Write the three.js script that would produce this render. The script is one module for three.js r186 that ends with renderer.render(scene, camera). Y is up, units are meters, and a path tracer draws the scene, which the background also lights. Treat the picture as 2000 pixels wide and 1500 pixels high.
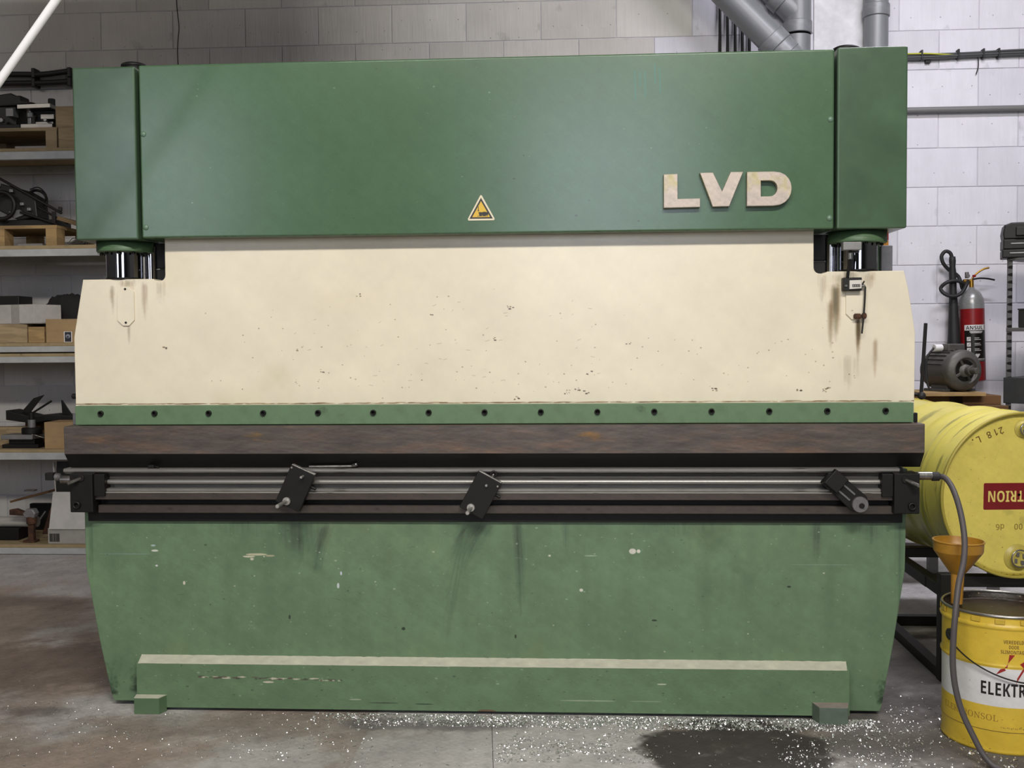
import * as THREE from 'three';
import { RoundedBoxGeometry } from 'three/addons/geometries/RoundedBoxGeometry.js';
import { mergeGeometries } from 'three/addons/utils/BufferGeometryUtils.js';
import { RectAreaLightUniformsLib } from 'three/addons/lights/RectAreaLightUniformsLib.js';
import { FontLoader } from 'three/addons/loaders/FontLoader.js';

// ---------------------------------------------------------------- camera, light, exposure
const scene = new THREE.Scene();
scene.background = new THREE.Color(0x000000);
const camera = new THREE.PerspectiveCamera(2 * Math.atan(750 / 2100) * 180 / Math.PI, 2000 / 1500, 0.05, 60);
camera.position.set(0.2875, 1.19, 3.3863);
camera.rotation.set(-0.04248, 0.05976, -0.00786, 'YXZ');
const renderer = new THREE.WebGLRenderer({ antialias: true });
renderer.toneMapping = THREE.LinearToneMapping;
renderer.toneMappingExposure = 1.0;
renderer.shadowMap.enabled = true;
RectAreaLightUniformsLib.init();
const LAMP = {
  key: { pos: [1.2, 4.1, 4.2], aim: [0.3, 0.4, 0.2], w: 1.5, h: 0.3, power: 104, color: 0xfffaf4 },
  left: { pos: [-0.7, 4.1, 4.2], aim: [-1.0, 0.4, 0.2], w: 1.5, h: 0.3, power: 60, color: 0xfffaf2 },
  shelf: { pos: [-4.7, 3.9, 1.0], aim: [-2.6, 2.6, -3.0], w: 1.2, h: 0.25, power: 15, color: 0xfff6ee },  // added fill lamp, out of view, to lift the upper left wall
  back: { pos: [2.2, 3.9, -0.7], aim: [2.2, 0.0, -1.7], w: 1.5, h: 0.22, power: 66, color: 0xf6f4ff },
};
const WINDOWS = [[-4.3, 2.9, 1.4, 2.1, 3.2], [0.62, 2.9, 1.9, 2.1, 3.5], [0.31, 1.64, 0.22, 0.26, 30.0]];   // x, y, width, height, power: windows in the wall behind the camera, the last one small

// ---------------------------------------------------------------- helpers
function rng(s) { return () => { s |= 0; s = s + 0x6D2B79F5 | 0; let t = Math.imul(s ^ s >>> 15, 1 | s); t = t + Math.imul(t ^ t >>> 7, 61 | t) ^ t; return ((t ^ t >>> 14) >>> 0) / 4294967296; }; }
const NS = 512, NOISE = (() => {                                     // a tileable stack of smooth noise
  const r = rng(11), out = new Float32Array(NS * NS), lat = [];
  for (let o = 0; o < 6; o++) { const n = 8 << o, a = new Float32Array(n * n); for (let i = 0; i < a.length; i++) a[i] = r(); lat.push([n, a]); }
  for (let y = 0; y < NS; y++) for (let x = 0; x < NS; x++) {
    let v = 0, amp = 0.5, tot = 0;
    for (const [n, a] of lat) {
      const fx = x / NS * n, fy = y / NS * n, ix = Math.floor(fx), iy = Math.floor(fy); let tx = fx - ix, ty = fy - iy; tx = tx * tx * (3 - 2 * tx); ty = ty * ty * (3 - 2 * ty);
      const jx = (ix + 1) % n, jy = (iy + 1) % n;
      v += amp * ((a[iy * n + ix] * (1 - tx) + a[iy * n + jx] * tx) * (1 - ty) + (a[jy * n + ix] * (1 - tx) + a[jy * n + jx] * tx) * ty); tot += amp; amp *= 0.55;
    }
    out[y * NS + x] = v / tot;
  }
  let lo = 1, hi = 0; for (const v of out) { lo = Math.min(lo, v); hi = Math.max(hi, v); }
  return out.map((v) => (v - lo) / (hi - lo));
})();
function nz(x, y) {                                                  // one tile per unit, bilinear
  x = (x - Math.floor(x)) * NS; y = (y - Math.floor(y)) * NS;
  const ix = Math.floor(x) % NS, iy = Math.floor(y) % NS, jx = (ix + 1) % NS, jy = (iy + 1) % NS, tx = x - Math.floor(x), ty = y - Math.floor(y);
  return (NOISE[iy * NS + ix] * (1 - tx) + NOISE[iy * NS + jx] * tx) * (1 - ty) + (NOISE[jy * NS + ix] * (1 - tx) + NOISE[jy * NS + jx] * tx) * ty;
}
const clamp = (v, a = 0, b = 1) => Math.min(b, Math.max(a, v)), mixn = (a, b, t) => a + (b - a) * t, step = (a, b, v) => { const t = clamp((v - a) / (b - a)); return t * t * (3 - 2 * t); };
function canvasTex(w, h, draw, { srgb = true, wrap = THREE.RepeatWrapping, pixel } = {}) {
  const c = document.createElement('canvas'); c.width = w; c.height = h; const g = c.getContext('2d');
  const doPixel = () => { const im = g.getImageData(0, 0, w, h), d = im.data; for (let y = 0, i = 0; y < h; y++) for (let x = 0; x < w; x++, i += 4) { const q = pixel(x / w, 1 - y / h, d[i], d[i + 1], d[i + 2]); d[i] = q[0]; d[i + 1] = q[1]; d[i + 2] = q[2]; d[i + 3] = 255; } g.putImageData(im, 0, 0); };
  if (draw) draw(g, w, h, doPixel);
  if (pixel && !draw?.doesPixel) doPixel();
  const t = new THREE.CanvasTexture(c); t.wrapS = t.wrapT = wrap; t.magFilter = THREE.LinearFilter; t.colorSpace = srgb ? THREE.SRGBColorSpace : THREE.NoColorSpace; t.anisotropy = 8;
  return t;
}
const noiseTex = (w, h, pixel, srgb = true) => canvasTex(w, h, (g) => { g.fillStyle = '#808080'; g.fillRect(0, 0, w, h); }, { srgb, pixel });
const rep = (t, sx, sy = sx) => { const c = t.clone(); c.repeat.set(sx, sy); c.needsUpdate = true; return c; };
function std(color, rough, metal = 0, o = {}) { return new THREE.MeshPhysicalMaterial({ color, roughness: rough, metalness: metal, ...o }); }

function uvBox(g, s = 1, ox = 0, oy = 0) {                            // uv in metres, from the way each face points
  const n = g.index ? g.toNonIndexed() : g, P = n.attributes.position, uv = new Float32Array(P.count * 2), a = new THREE.Vector3(), b = new THREE.Vector3(), c = new THREE.Vector3();
  for (let i = 0; i < P.count; i += 3) {
    a.fromBufferAttribute(P, i); b.fromBufferAttribute(P, i + 1); c.fromBufferAttribute(P, i + 2);
    const m = b.clone().sub(a).cross(c.clone().sub(a)), x = Math.abs(m.x), y = Math.abs(m.y), z = Math.abs(m.z);
    [a, b, c].forEach((v, k) => { const [u, w] = z >= x && z >= y ? [v.x, v.y] : y >= x ? [v.x, v.z] : [v.z, v.y]; uv[(i + k) * 2] = u * s + ox; uv[(i + k) * 2 + 1] = w * s + oy; });
  }
  n.setAttribute('uv', new THREE.BufferAttribute(uv, 2)); return n;
}
function uvRect(g, x0, y0, w, h) { const P = g.attributes.position, uv = new Float32Array(P.count * 2); for (let i = 0; i < P.count; i++) { uv[2 * i] = (P.getX(i) - x0) / w; uv[2 * i + 1] = (P.getY(i) - y0) / h; } g.setAttribute('uv', new THREE.BufferAttribute(uv, 2)); return g; }
const box = (w, h, d, r = 0.002, x = 0, y = 0, z = 0) => uvBox(new RoundedBoxGeometry(w, h, d, 2, Math.min(r, w / 2.01, h / 2.01, d / 2.01)).translate(x, y, z));
function boxAt(x0, x1, y0, y1, z0, z1, r = 0.002) { return box(x1 - x0, y1 - y0, z1 - z0, r, (x0 + x1) / 2, (y0 + y1) / 2, (z0 + z1) / 2); }
function slab(pts, z0, z1, bevel = 0.002, curves) {                   // an outline in x and y with thickness z0..z1
  const s = Array.isArray(pts) ? new THREE.Shape(pts.map((p) => new THREE.Vector2(...p))) : pts;
  const g = new THREE.ExtrudeGeometry(s, { depth: z1 - z0 - 2 * bevel, bevelEnabled: bevel > 0, bevelThickness: bevel, bevelSize: bevel, bevelOffset: -bevel, bevelSegments: 2, curveSegments: curves || 10 });
  return g.translate(0, 0, z0 + bevel);
}
function profileX(pts, x0, x1, bevel = 0.0015) {                      // an outline in (z, y) carried along x
  const s = new THREE.Shape(pts.map(([z, y]) => new THREE.Vector2(-z, y)));
  const g = new THREE.ExtrudeGeometry(s, { depth: x1 - x0 - 2 * bevel, bevelEnabled: true, bevelThickness: bevel, bevelSize: bevel, bevelOffset: -bevel, bevelSegments: 1, curveSegments: 8 });
  g.translate(0, 0, bevel).rotateY(Math.PI / 2).translate(x0, 0, 0); return uvBox(g);
}
function cyl(r, len, axis = 'y', x = 0, y = 0, z = 0, seg = 24, c = 0.0015, r2 = r) {
  c = Math.min(c, r * 0.4, len * 0.3);
  const g = new THREE.LatheGeometry([[0, -len / 2], [r - c, -len / 2], [r, -len / 2 + c], [r2, len / 2 - c], [r2 - c, len / 2], [0, len / 2]].map((p) => new THREE.Vector2(Math.max(p[0], 0), p[1])), seg);
  const f = new THREE.BufferGeometry().copy(g.toNonIndexed()); f.computeVertexNormals(); smoothSides(f);
  if (axis === 'x') f.rotateZ(-Math.PI / 2); if (axis === 'z') f.rotateX(Math.PI / 2);
  return f.translate(x, y, z);
}
function smoothSides(f) {                                             // round the facets of a lathe, keep its ends flat
  const P = f.attributes.position, N = f.attributes.normal;
  for (let i = 0; i < P.count; i++) { const x = P.getX(i), z = P.getZ(i), l = Math.hypot(x, z), ny = N.getY(i), h = Math.hypot(N.getX(i), N.getZ(i)); if (l > 1e-6 && h > 0.05) N.setXYZ(i, x / l * h * Math.sign(N.getX(i) * x + N.getZ(i) * z || 1), ny, z / l * h * Math.sign(N.getX(i) * x + N.getZ(i) * z || 1)); }
}
function lathe(pts, seg = 40) { return new THREE.LatheGeometry(pts.map((p) => new THREE.Vector2(...p)), seg); }
function tube(pts, r, seg = 40, rs = 10, closed = false) { return new THREE.TubeGeometry(new THREE.CatmullRomCurve3(pts.map((p) => new THREE.Vector3(...p)), closed, 'centripetal'), seg, r, rs, closed); }
function rod(a, b, r, seg = 16) { const A = new THREE.Vector3(...a), B = new THREE.Vector3(...b), d = B.clone().sub(A), g = cyl(r, d.length(), 'y', 0, 0, 0, seg); g.applyQuaternion(new THREE.Quaternion().setFromUnitVectors(new THREE.Vector3(0, 1, 0), d.clone().normalize())); const m = A.add(B).multiplyScalar(0.5); return g.translate(m.x, m.y, m.z); }
const join = (list) => mergeGeometries(list.map((g) => { const n = g.index ? g.toNonIndexed() : g; for (const k of Object.keys(n.attributes)) if (!['position', 'normal', 'uv'].includes(k)) n.deleteAttribute(k); return n; }));

const used = new Map();
function numbered(n) { const k = used.get(n) || 0; used.set(n, k + 1); return k ? n + '_' + String(k).padStart(3, '0') : n; }
function thing(name, label, category, pos = [0, 0, 0], turn = 0, group) {
  const o = new THREE.Group(); o.name = numbered(name); o.position.set(...pos); o.rotation.y = turn; o.userData = { label, category }; if (group) o.userData.group = group; scene.add(o); return o;
}
function part(parent, name, geo, material, pos, rot) {
  const m = new THREE.Mesh(geo, material); m.name = name; m.castShadow = m.receiveShadow = true; if (pos) m.position.set(...pos); if (rot) m.rotation.set(...rot); parent.add(m); return m;
}
function solo(name, label, category, geo, material, pos = [0, 0, 0], group, rot) {
  const m = part(scene, numbered(name), geo, material, pos, rot); m.userData = { label, category }; if (group) m.userData.group = group; return m;
}
function struct(name, geo, material) { const m = geo ? part(scene, name, geo, material) : new THREE.Group(); m.name = name; m.userData = { kind: 'structure' }; if (!geo) scene.add(m); return m; }

// ---------------------------------------------------------------- textures and materials
const fine = noiseTex(512, 512, (u, v) => { const a = nz(u, v), b = nz(u * 3 + 0.3, v * 3), k = 200 + 55 * (0.6 * a + 0.4 * b); return [k, k, k]; });
const grime = noiseTex(1024, 1024, (u, v) => { const a = nz(u, v), b = nz(u * 4 + 0.3, v * 4), s = step(0.62, 0.85, 0.6 * a + 0.4 * b), k = 255 - 40 * b - 90 * s; return [k, k - 3 * s, k - 8 * s]; });
const bumpy = noiseTex(512, 512, (u, v) => { const k = 255 * (0.5 * nz(u, v) + 0.5 * nz(u * 5, v * 5 + 0.2)); return [k, k, k]; }, false);
const brushed = noiseTex(512, 512, (u, v) => { const k = 150 + 105 * (0.6 * nz(u * 0.06, v * 3) + 0.4 * nz(u * 0.2 + 0.2, v * 7)); return [k, k, k]; });
const woodTex = noiseTex(512, 512, (u, v) => { const w = nz(u * 0.35, v * 2.2), l = Math.abs(Math.sin((v * 26 + w * 9))), d = nz(u * 0.7 + 0.4, v * 0.9), k = 0.74 + 0.2 * w - 0.10 * l * l - 0.28 * step(0.6, 0.85, d); return [198 * k, 172 * k, 130 * k]; });
const cardTex = noiseTex(512, 512, (u, v) => { const a = nz(u, v), b = nz(u * 0.4, v * 7), s = step(0.62, 0.9, nz(u * 0.9 + 0.5, v * 0.9)), k = 0.85 + 0.12 * a + 0.06 * b - 0.4 * s; return [176 * k, 146 * k, 104 * k]; });
const rustTex = noiseTex(512, 512, (u, v) => { const a = nz(u, v), b = nz(u * 4, v * 4), k = 0.5 + 0.7 * b; return [mixn(70, 128, a) * k, mixn(52, 78, a) * k, mixn(42, 46, a) * k]; });
const brownSteel = noiseTex(2048, 512, (u, v) => {
  const a = nz(u * 1.2, v * 0.35), b = nz(u * 3 + 0.1, v * 1.1 + 0.3), c = nz(u * 1.6 + 0.5, v * 0.3), d = nz(u * 8, v * 3.2), e = nz(u * 22, v * 7), warm = step(0.4, 0.72, 0.6 * a + 0.4 * b), gold = step(0.60, 0.84, c) * step(0.35, 0.6, b), k = 0.66 + 0.28 * b + 0.22 * d + 0.18 * e;
  return [k * (mixn(100, 112, warm) + 30 * gold), k * (mixn(92, 92, warm) + 11 * gold), k * (mixn(86, 79, warm) - 18 * gold)];
});
const blockBump = noiseTex(1024, 1024, (u, v) => {                    // sawn vertical lines, pits and drips of paint
  const st = nz(u * 5, v * 0.35), st2 = nz(u * 13 + 0.2, v * 0.8), p = nz(u * 6, v * 6 + 0.4), pit = step(0.80, 0.9, p), k = 255 * clamp(0.35 + 0.35 * st + 0.2 * st2 - 0.5 * pit); return [k, k, k];
}, false);
const blockTint = noiseTex(1024, 1024, (u, v) => { const a = nz(u, v), p = nz(u * 6, v * 6 + 0.4), st = nz(u * 6, v * 0.4), pit = step(0.84, 0.9, p), dust = step(0.62, 0.85, nz(u * 1.5 + 0.6, v * 1.1)), k = 255 * (0.92 + 0.05 * a + 0.03 * st) * (1 - 0.16 * pit) * (1 - 0.10 * dust); return [k, k, k]; });

const M = {
  green: std(0x64805e, 0.42, 0, { map: fine, bumpMap: rep(bumpy, 4), bumpScale: 0.0004 }),
  greenDark: std(0x55724f, 0.5, 0, { map: grime }),
  dustTopLit: std(0xd2d0bb, 0.9, 0, { map: grime, bumpMap: bumpy, bumpScale: 0.001 }),  // dust colour, raised to stand in for stronger light from above
  black: std(0x16150f, 0.5, 0.2), iron: std(0x262522, 0.5, 0.5, { map: grime }), ironDark: std(0x1c1b18, 0.5, 0.4, { map: grime }),
  rubber: std(0x1d1c1c, 0.6), cable: std(0x4d4847, 0.55),
  steel: std(0xb9b6b0, 0.3, 0.9, { map: brushed }), bright: std(0xd6d3cd, 0.22, 0.95, { map: brushed }), dullSteel: std(0x8b8987, 0.42, 0.7, { map: grime }),
  chrome: std(0xa9a9ad, 0.06, 1), railMid: std(0xa3a09a, 0.35, 0.6, { map: rep(grime, 0.7, 3) }), railSteel: std(0x6c6a66, 0.4, 0.5, { map: rep(grime, 0.7, 6) }), railBright: std(0xc6c3bc, 0.32, 0.6, { map: rep(grime, 0.6, 3) }),
  darkBar: std(0x5b534d, 0.42, 0.6, { map: rep(grime, 1.5, 3) }), motorGrey: std(0x5f5d58, 0.5, 0.3, { map: grime, bumpMap: bumpy, bumpScale: 0.0008 }), castGrey: std(0x8f8e8b, 0.5, 0.35, { map: grime, bumpMap: bumpy, bumpScale: 0.0006 }),
  wood: std(0xffffff, 0.8, 0, { map: woodTex, bumpMap: bumpy, bumpScale: 0.0006 }), woodDark: std(0xa08468, 0.85, 0, { map: woodTex }), woodPale: std(0xfff2d8, 0.8, 0, { map: woodTex }),
  card: std(0xffffff, 0.85, 0, { map: cardTex }), cardWhite: std(0xd8d3cb, 0.85, 0, { map: fine }), cardGrey: std(0xb7b2a8, 0.8, 0, { map: fine }),
  rust: std(0xffffff, 0.85, 0.1, { map: rustTex, bumpMap: bumpy, bumpScale: 0.001 }),
  shelfWhite: std(0xc9cac6, 0.5, 0.1, { map: fine }), chip: std(0xa8946f, 0.9, 0, { map: grime }),
  pvc: std(0x8b8d90, 0.38, 0, { map: fine }), pvcDark: std(0x4c4d4e, 0.5), pipePaint: std(0x7d7d7b, 0.5, 0.1, { map: grime }),
  white: std(0xe8e6e6, 0.5), plasterWhite: std(0xf0eff2, 0.8, 0, { map: fine, bumpMap: bumpy, bumpScale: 0.001 }),
  cloth: std(0x1e1d1c, 0.95), mortar: std(0xd6d4da, 0.95, 0, { map: fine }), concrete: std(0x8c8a88, 0.9, 0, { map: grime }), ceiling: std(0x4c4c4a, 0.9),
  wallPaint: std(0x666562, 0.9, 0, { map: fine }), yellowPlastic: std(0xd9961f, 0.45, 0, { map: grime, transmission: 0.15, thickness: 0 }), brass: std(0xb58a3c, 0.35, 0.9), red: std(0x8e1818, 0.4, 0, { map: fine }),
  machineGrey: std(0x85858a, 0.5, 0, { map: grime }), blocker: std(0x77777a, 0.5, 0.5),
};
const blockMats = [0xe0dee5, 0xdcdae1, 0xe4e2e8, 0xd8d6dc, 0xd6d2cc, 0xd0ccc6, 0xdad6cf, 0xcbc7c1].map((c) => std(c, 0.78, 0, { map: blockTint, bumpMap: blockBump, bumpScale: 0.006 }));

// green table front: chips, scratches, oil runs and dark streaks under the stops. Canvas spans x -1.34..1.34 and y -0.02..0.80 of the machine
function marks(g, X, Y, list) { for (const [x, y, w, h, c, a = 1] of list) { g.globalAlpha = a; g.fillStyle = c; g.beginPath(); g.ellipse(X(x), Y(y), X(w) - X(0), Math.abs(Y(h) - Y(0)), 0, 0, 7); g.fill(); } g.globalAlpha = 1; }
function runs(g, X, Y, list, color, seed) {                           // bundles of thin ragged streaks
  const r = rng(seed);
  for (const [x, y, w, len, dens, lean = 0] of list) for (let i = 0; i < dens * 1.6; i++) {
    const dx = (r() + r() + r() - 1.5) / 1.5, L = len * (0.35 + 0.65 * r()) * (1 - 0.55 * Math.abs(dx)), sx = x + dx * w;
    g.globalAlpha = 0.012 + 0.03 * r(); g.strokeStyle = color; g.lineWidth = 1.5 + 7 * r(); g.lineCap = 'round'; g.beginPath(); g.moveTo(X(sx), Y(y - 0.02 * r()));
    g.bezierCurveTo(X(sx + lean * 0.3), Y(y - L * 0.3), X(sx + lean * 0.6 + 0.006 * (r() - 0.5)), Y(y - L * 0.7), X(sx + lean), Y(y - L)); g.stroke();
  }
  g.globalAlpha = 1;
}
const tablePaint = canvasTex(2048, 640, (g, w, h, px) => {
  const X = (x) => (x + 1.34) / 2.68 * w, Y = (y) => h - (y + 0.02) / 0.82 * h, r = rng(5);
  g.fillStyle = '#698463'; g.fillRect(0, 0, w, h);
  runs(g, X, Y, [[-0.60, 0.61, 0.10, 0.14, 90], [-0.52, 0.60, 0.04, 0.20, 40, -0.03], [-0.02, 0.61, 0.06, 0.16, 60, -0.05], [-0.07, 0.60, 0.03, 0.42, 18, -0.06], [0.10, 0.61, 0.025, 0.33, 46, 0.01], [1.035, 0.61, 0.022, 0.14, 36], [0.25, 0.61, 0.02, 0.1, 14], [-0.8, 0.61, 0.2, 0.06, 40], [0.6, 0.61, 0.25, 0.05, 40], [1.2, 0.61, 0.08, 0.07, 50], [1.29, 0.61, 0.02, 0.3, 20], [-1.29, 0.6, 0.02, 0.2, 16]], '#1d231b', 3);  // dark streaks, densest under the two left stops
  marks(g, X, Y, [[-1.08, 0.511, 0.012, 0.0035, '#d9dccb'], [-1.085, 0.528, 0.008, 0.003, '#a9c4c0'], [-1.075, 0.462, 0.004, 0.003, '#ddd'], [-0.985, 0.406, 0.004, 0.006, '#ddd6c8'], [-0.745, 0.5, 0.035, 0.0035, '#c9c3a5'], [-0.77, 0.493, 0.02, 0.003, '#d5cfb5'], [-0.70, 0.496, 0.015, 0.003, '#b9b495'], [-0.76, 0.485, 0.006, 0.004, '#d8d2bd'], [0.462, 0.515, 0.011, 0.009, '#d9d6c8'], [0.481, 0.515, 0.006, 0.006, '#d9d6c8'], [0.30, 0.39, 0.006, 0.005, '#d9d6c8'], [0.20, 0.5, 0.004, 0.003, '#d9d6c8'], [0.33, 0.5, 0.02, 0.002, '#9db394'], [-0.47, 0.44, 0.003, 0.006, '#ccd'], [-0.48, 0.4, 0.004, 0.009, '#c8d0d0'], [0.53, 0.295, 0.008, 0.003, '#2c3a2c'], [-0.64, 0.297, 0.003, 0.007, '#2c3a2c'], [0.09, 0.24, 0.003, 0.006, '#2c3a2c'], [-0.27, 0.262, 0.006, 0.005, '#2c3a2c'], [0.95, 0.405, 0.006, 0.003, '#2c3a2c'], [1.05, 0.475, 0.10, 0.0012, '#86a08a', 0.8], [-1.18, 0.5, 0.09, 0.0015, '#84a49c', 0.6]]);
  for (let i = 0; i < 420; i++) { const k = i % 3, x = [-1.235, -1.145, 1.245][k] + 0.03 * (r() + r() - 1), y = [0.05, 0.06, 0.05][k] + 0.10 * (r() * r() - 0.1), q = 0.002 + 0.006 * r(); marks(g, X, Y, [[x, y, q, q * (0.6 + r()), '#26321f', 0.12]]); }
  for (let i = 0; i < 520; i++) { const x = -1.3 + 2.6 * r(), y = 0.02 + 0.58 * r(), s = 0.0008 + 0.0022 * r() * r(); marks(g, X, Y, [[x, y, s * (1 + r()), s, r() < 0.62 ? '#9db59c' : r() < 0.5 ? '#3a4e3a' : '#d4d3c2', 0.35 + 0.5 * r()]]); }
  for (let i = 0; i < 40; i++) { const x = -1.3 + 2.6 * r(), y = 0.1 + 0.45 * r(); g.globalAlpha = 0.35; g.strokeStyle = r() < 0.5 ? '#8aa79c' : '#41573f'; g.lineWidth = 1 + r(); g.beginPath(); g.moveTo(X(x), Y(y)); g.lineTo(X(x + 0.06 * (r() - 0.5)), Y(y + 0.02 * (r() - 0.5))); g.stroke(); }
  g.globalAlpha = 1;
}, { pixel: (u, v, R, G, B) => { const a = nz(u * 3, v), b = nz(u * 14, v * 4.5), c = nz(u * 2.3 + 0.4, v * 0.5), st = nz(u * 7 + 0.2, v * 0.25), dk = step(0.55, 0.9, nz(u * 2 + 0.6, v * 0.7)), k = 0.84 + 0.12 * a + 0.10 * b + 0.10 * (st - 0.5) - 0.10 * dk, w = step(0.45, 0.8, c); return [R * k + 6 * w, G * k + 3 * w, B * k]; } });
const railPaint = canvasTex(2048, 160, (g, w, h) => {                  // x -1.14..1.14, y 0..0.178: the low rail along the floor
  const X = (x) => (x + 1.14) / 2.28 * w, Y = (y) => h - y / 0.178 * h, r = rng(8);
  g.fillStyle = '#66815f'; g.fillRect(0, 0, w, h);
  for (let i = 0; i < 60; i++) { const x = -0.93 + 0.47 * r(); marks(g, X, Y, [[x, 0.112 - 0.01 * (x + 0.9) + 0.006 * (r() - 0.5), 0.004 + 0.012 * r(), 0.0012 + 0.0015 * r(), r() < 0.4 ? '#cfc8b4' : r() < 0.5 ? '#44503c' : '#5d4b45', 0.8]]); }
  marks(g, X, Y, [[-0.70, 0.098, 0.018, 0.003, '#d2cbb8'], [0.32, 0.05, 0.09, 0.0018, '#a8b498', 0.8], [0.5, 0.05, 0.05, 0.0014, '#a8b498', 0.6], [0.55, 0.105, 0.015, 0.002, '#bcc2ac'], [-0.33, 0.035, 0.05, 0.0016, '#2e3c2d', 0.8], [-0.2, 0.033, 0.03, 0.002, '#2e3c2d', 0.8], [0.0, 0.012, 0.03, 0.006, '#6b4a33', 0.8], [-0.42, 0.045, 0.02, 0.002, '#c9cab8', 0.6]]);
  for (let i = 0; i < 260; i++) { const s = 0.0007 + 0.002 * r() * r(); marks(g, X, Y, [[-1.13 + 2.26 * r(), 0.16 * r(), s * 2, s, r() < 0.5 ? '#93ab92' : '#39493a', 0.3 + 0.5 * r()]]); }
}, { pixel: (u, v, R, G, B) => { const a = nz(u * 3 + 0.2, v * 0.3), b = nz(u * 14, v * 1.1), k = 0.84 + 0.14 * a + 0.10 * b; return [R * k, G * k, B * k]; } });
const ramPaint = canvasTex(2048, 460, (g, w, h) => {                   // x -1.34..1.34, y 0.90..1.50: the cream ram
  const X = (x) => (x + 1.34) / 2.68 * w, Y = (y) => h - (y - 0.9) / 0.6 * h, r = rng(21);
  g.fillStyle = '#e8dec6'; g.fillRect(0, 0, w, h);
  runs(g, X, Y, [[-1.155, 1.39, 0.05, 0.05, 40], [-1.20, 1.37, 0.012, 0.10, 26], [-1.095, 1.38, 0.02, 0.13, 26], [-1.15, 1.245, 0.006, 0.07, 12], [-1.04, 1.38, 0.03, 0.08, 16], [1.09, 1.35, 0.022, 0.20, 70], [1.075, 1.30, 0.015, 0.16, 40], [1.158, 1.245, 0.009, 0.14, 60], [1.21, 1.18, 0.012, 0.14, 24], [1.11, 1.38, 0.06, 0.04, 50], [1.19, 1.385, 0.03, 0.06, 40], [1.05, 1.38, 0.02, 0.1, 14], [1.13, 1.13, 0.04, 0.12, 18]], '#6b5430', 9);
  runs(g, X, Y, [[1.158, 1.245, 0.006, 0.10, 34], [1.09, 1.34, 0.012, 0.16, 26], [1.15, 1.39, 0.05, 0.03, 30], [-1.15, 1.39, 0.04, 0.03, 20]], '#3c3126', 10);
  for (const [x, y, n] of [[0.075, 1.291, 3], [0.085, 1.282, 3], [0.26, 1.02, 6], [0.29, 1.028, 6], [0.32, 1.02, 4], [0.10, 1.0, 8], [0.72, 1.025, 6], [0.98, 1.02, 7], [1.06, 1.02, 6], [1.065, 1.03, 6], [0.03, 1.19, 4], [-0.17, 1.27, 3], [-0.6, 1.16, 4], [-0.52, 1.09, 4], [0.33, 1.08, 5], [0.45, 1.17, 3], [1.14, 1.065, 3], [-1.03, 1.17, 6], [-0.4, 1.33, 3]])
    for (let i = 0; i < n; i++) { const s = 0.0008 + 0.0014 * r(); marks(g, X, Y, [[x + 0.018 * (r() - 0.5), y + 0.012 * (r() - 0.5), s * (1 + 1.5 * r()), s, r() < 0.6 ? '#4c3f31' : '#8a7556', 0.85]]); }
  for (let i = 0; i < 130; i++) { const x = -0.9 + 2.0 * r(), y = 1.0 + 0.4 * r() * r() + 0.05 * r(), s = 0.0006 + 0.0014 * r(); marks(g, X, Y, [[x, y, s * 1.4, s, '#6f5c42', 0.55]]); }
  for (let i = 0; i < 46; i++) { const x = -0.7 + 1.3 * r(), y = 1.03 + 0.28 * r(); g.globalAlpha = 0.5; g.strokeStyle = '#7a674a'; g.lineWidth = 0.9; g.beginPath(); g.moveTo(X(x), Y(y)); g.lineTo(X(x + 0.014 * r()), Y(y + 0.008 * (r() - 0.3))); g.stroke(); }
  for (let i = 0; i < 260; i++) { const x = -1.33 + 2.66 * r(); marks(g, X, Y, [[x, 0.9865 + 0.003 * r() * r(), 0.006 + 0.02 * r(), 0.0012, r() < 0.7 ? '#5e4429' : '#8e6d47', 0.35 + 0.4 * r()]]); }
  g.globalAlpha = 1;
}, { pixel: (u, v, R, G, B) => { const a = nz(u * 2, v * 0.45), b = nz(u * 9 + 0.3, v * 2), k = 0.93 + 0.07 * a + 0.03 * b, s = step(0.55, 0.85, nz(u * 1.1 + 0.1, v * 0.3 + 0.6)); return [R * k - 5 * s, G * k - 6 * s, B * k - 10 * s]; } });
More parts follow.
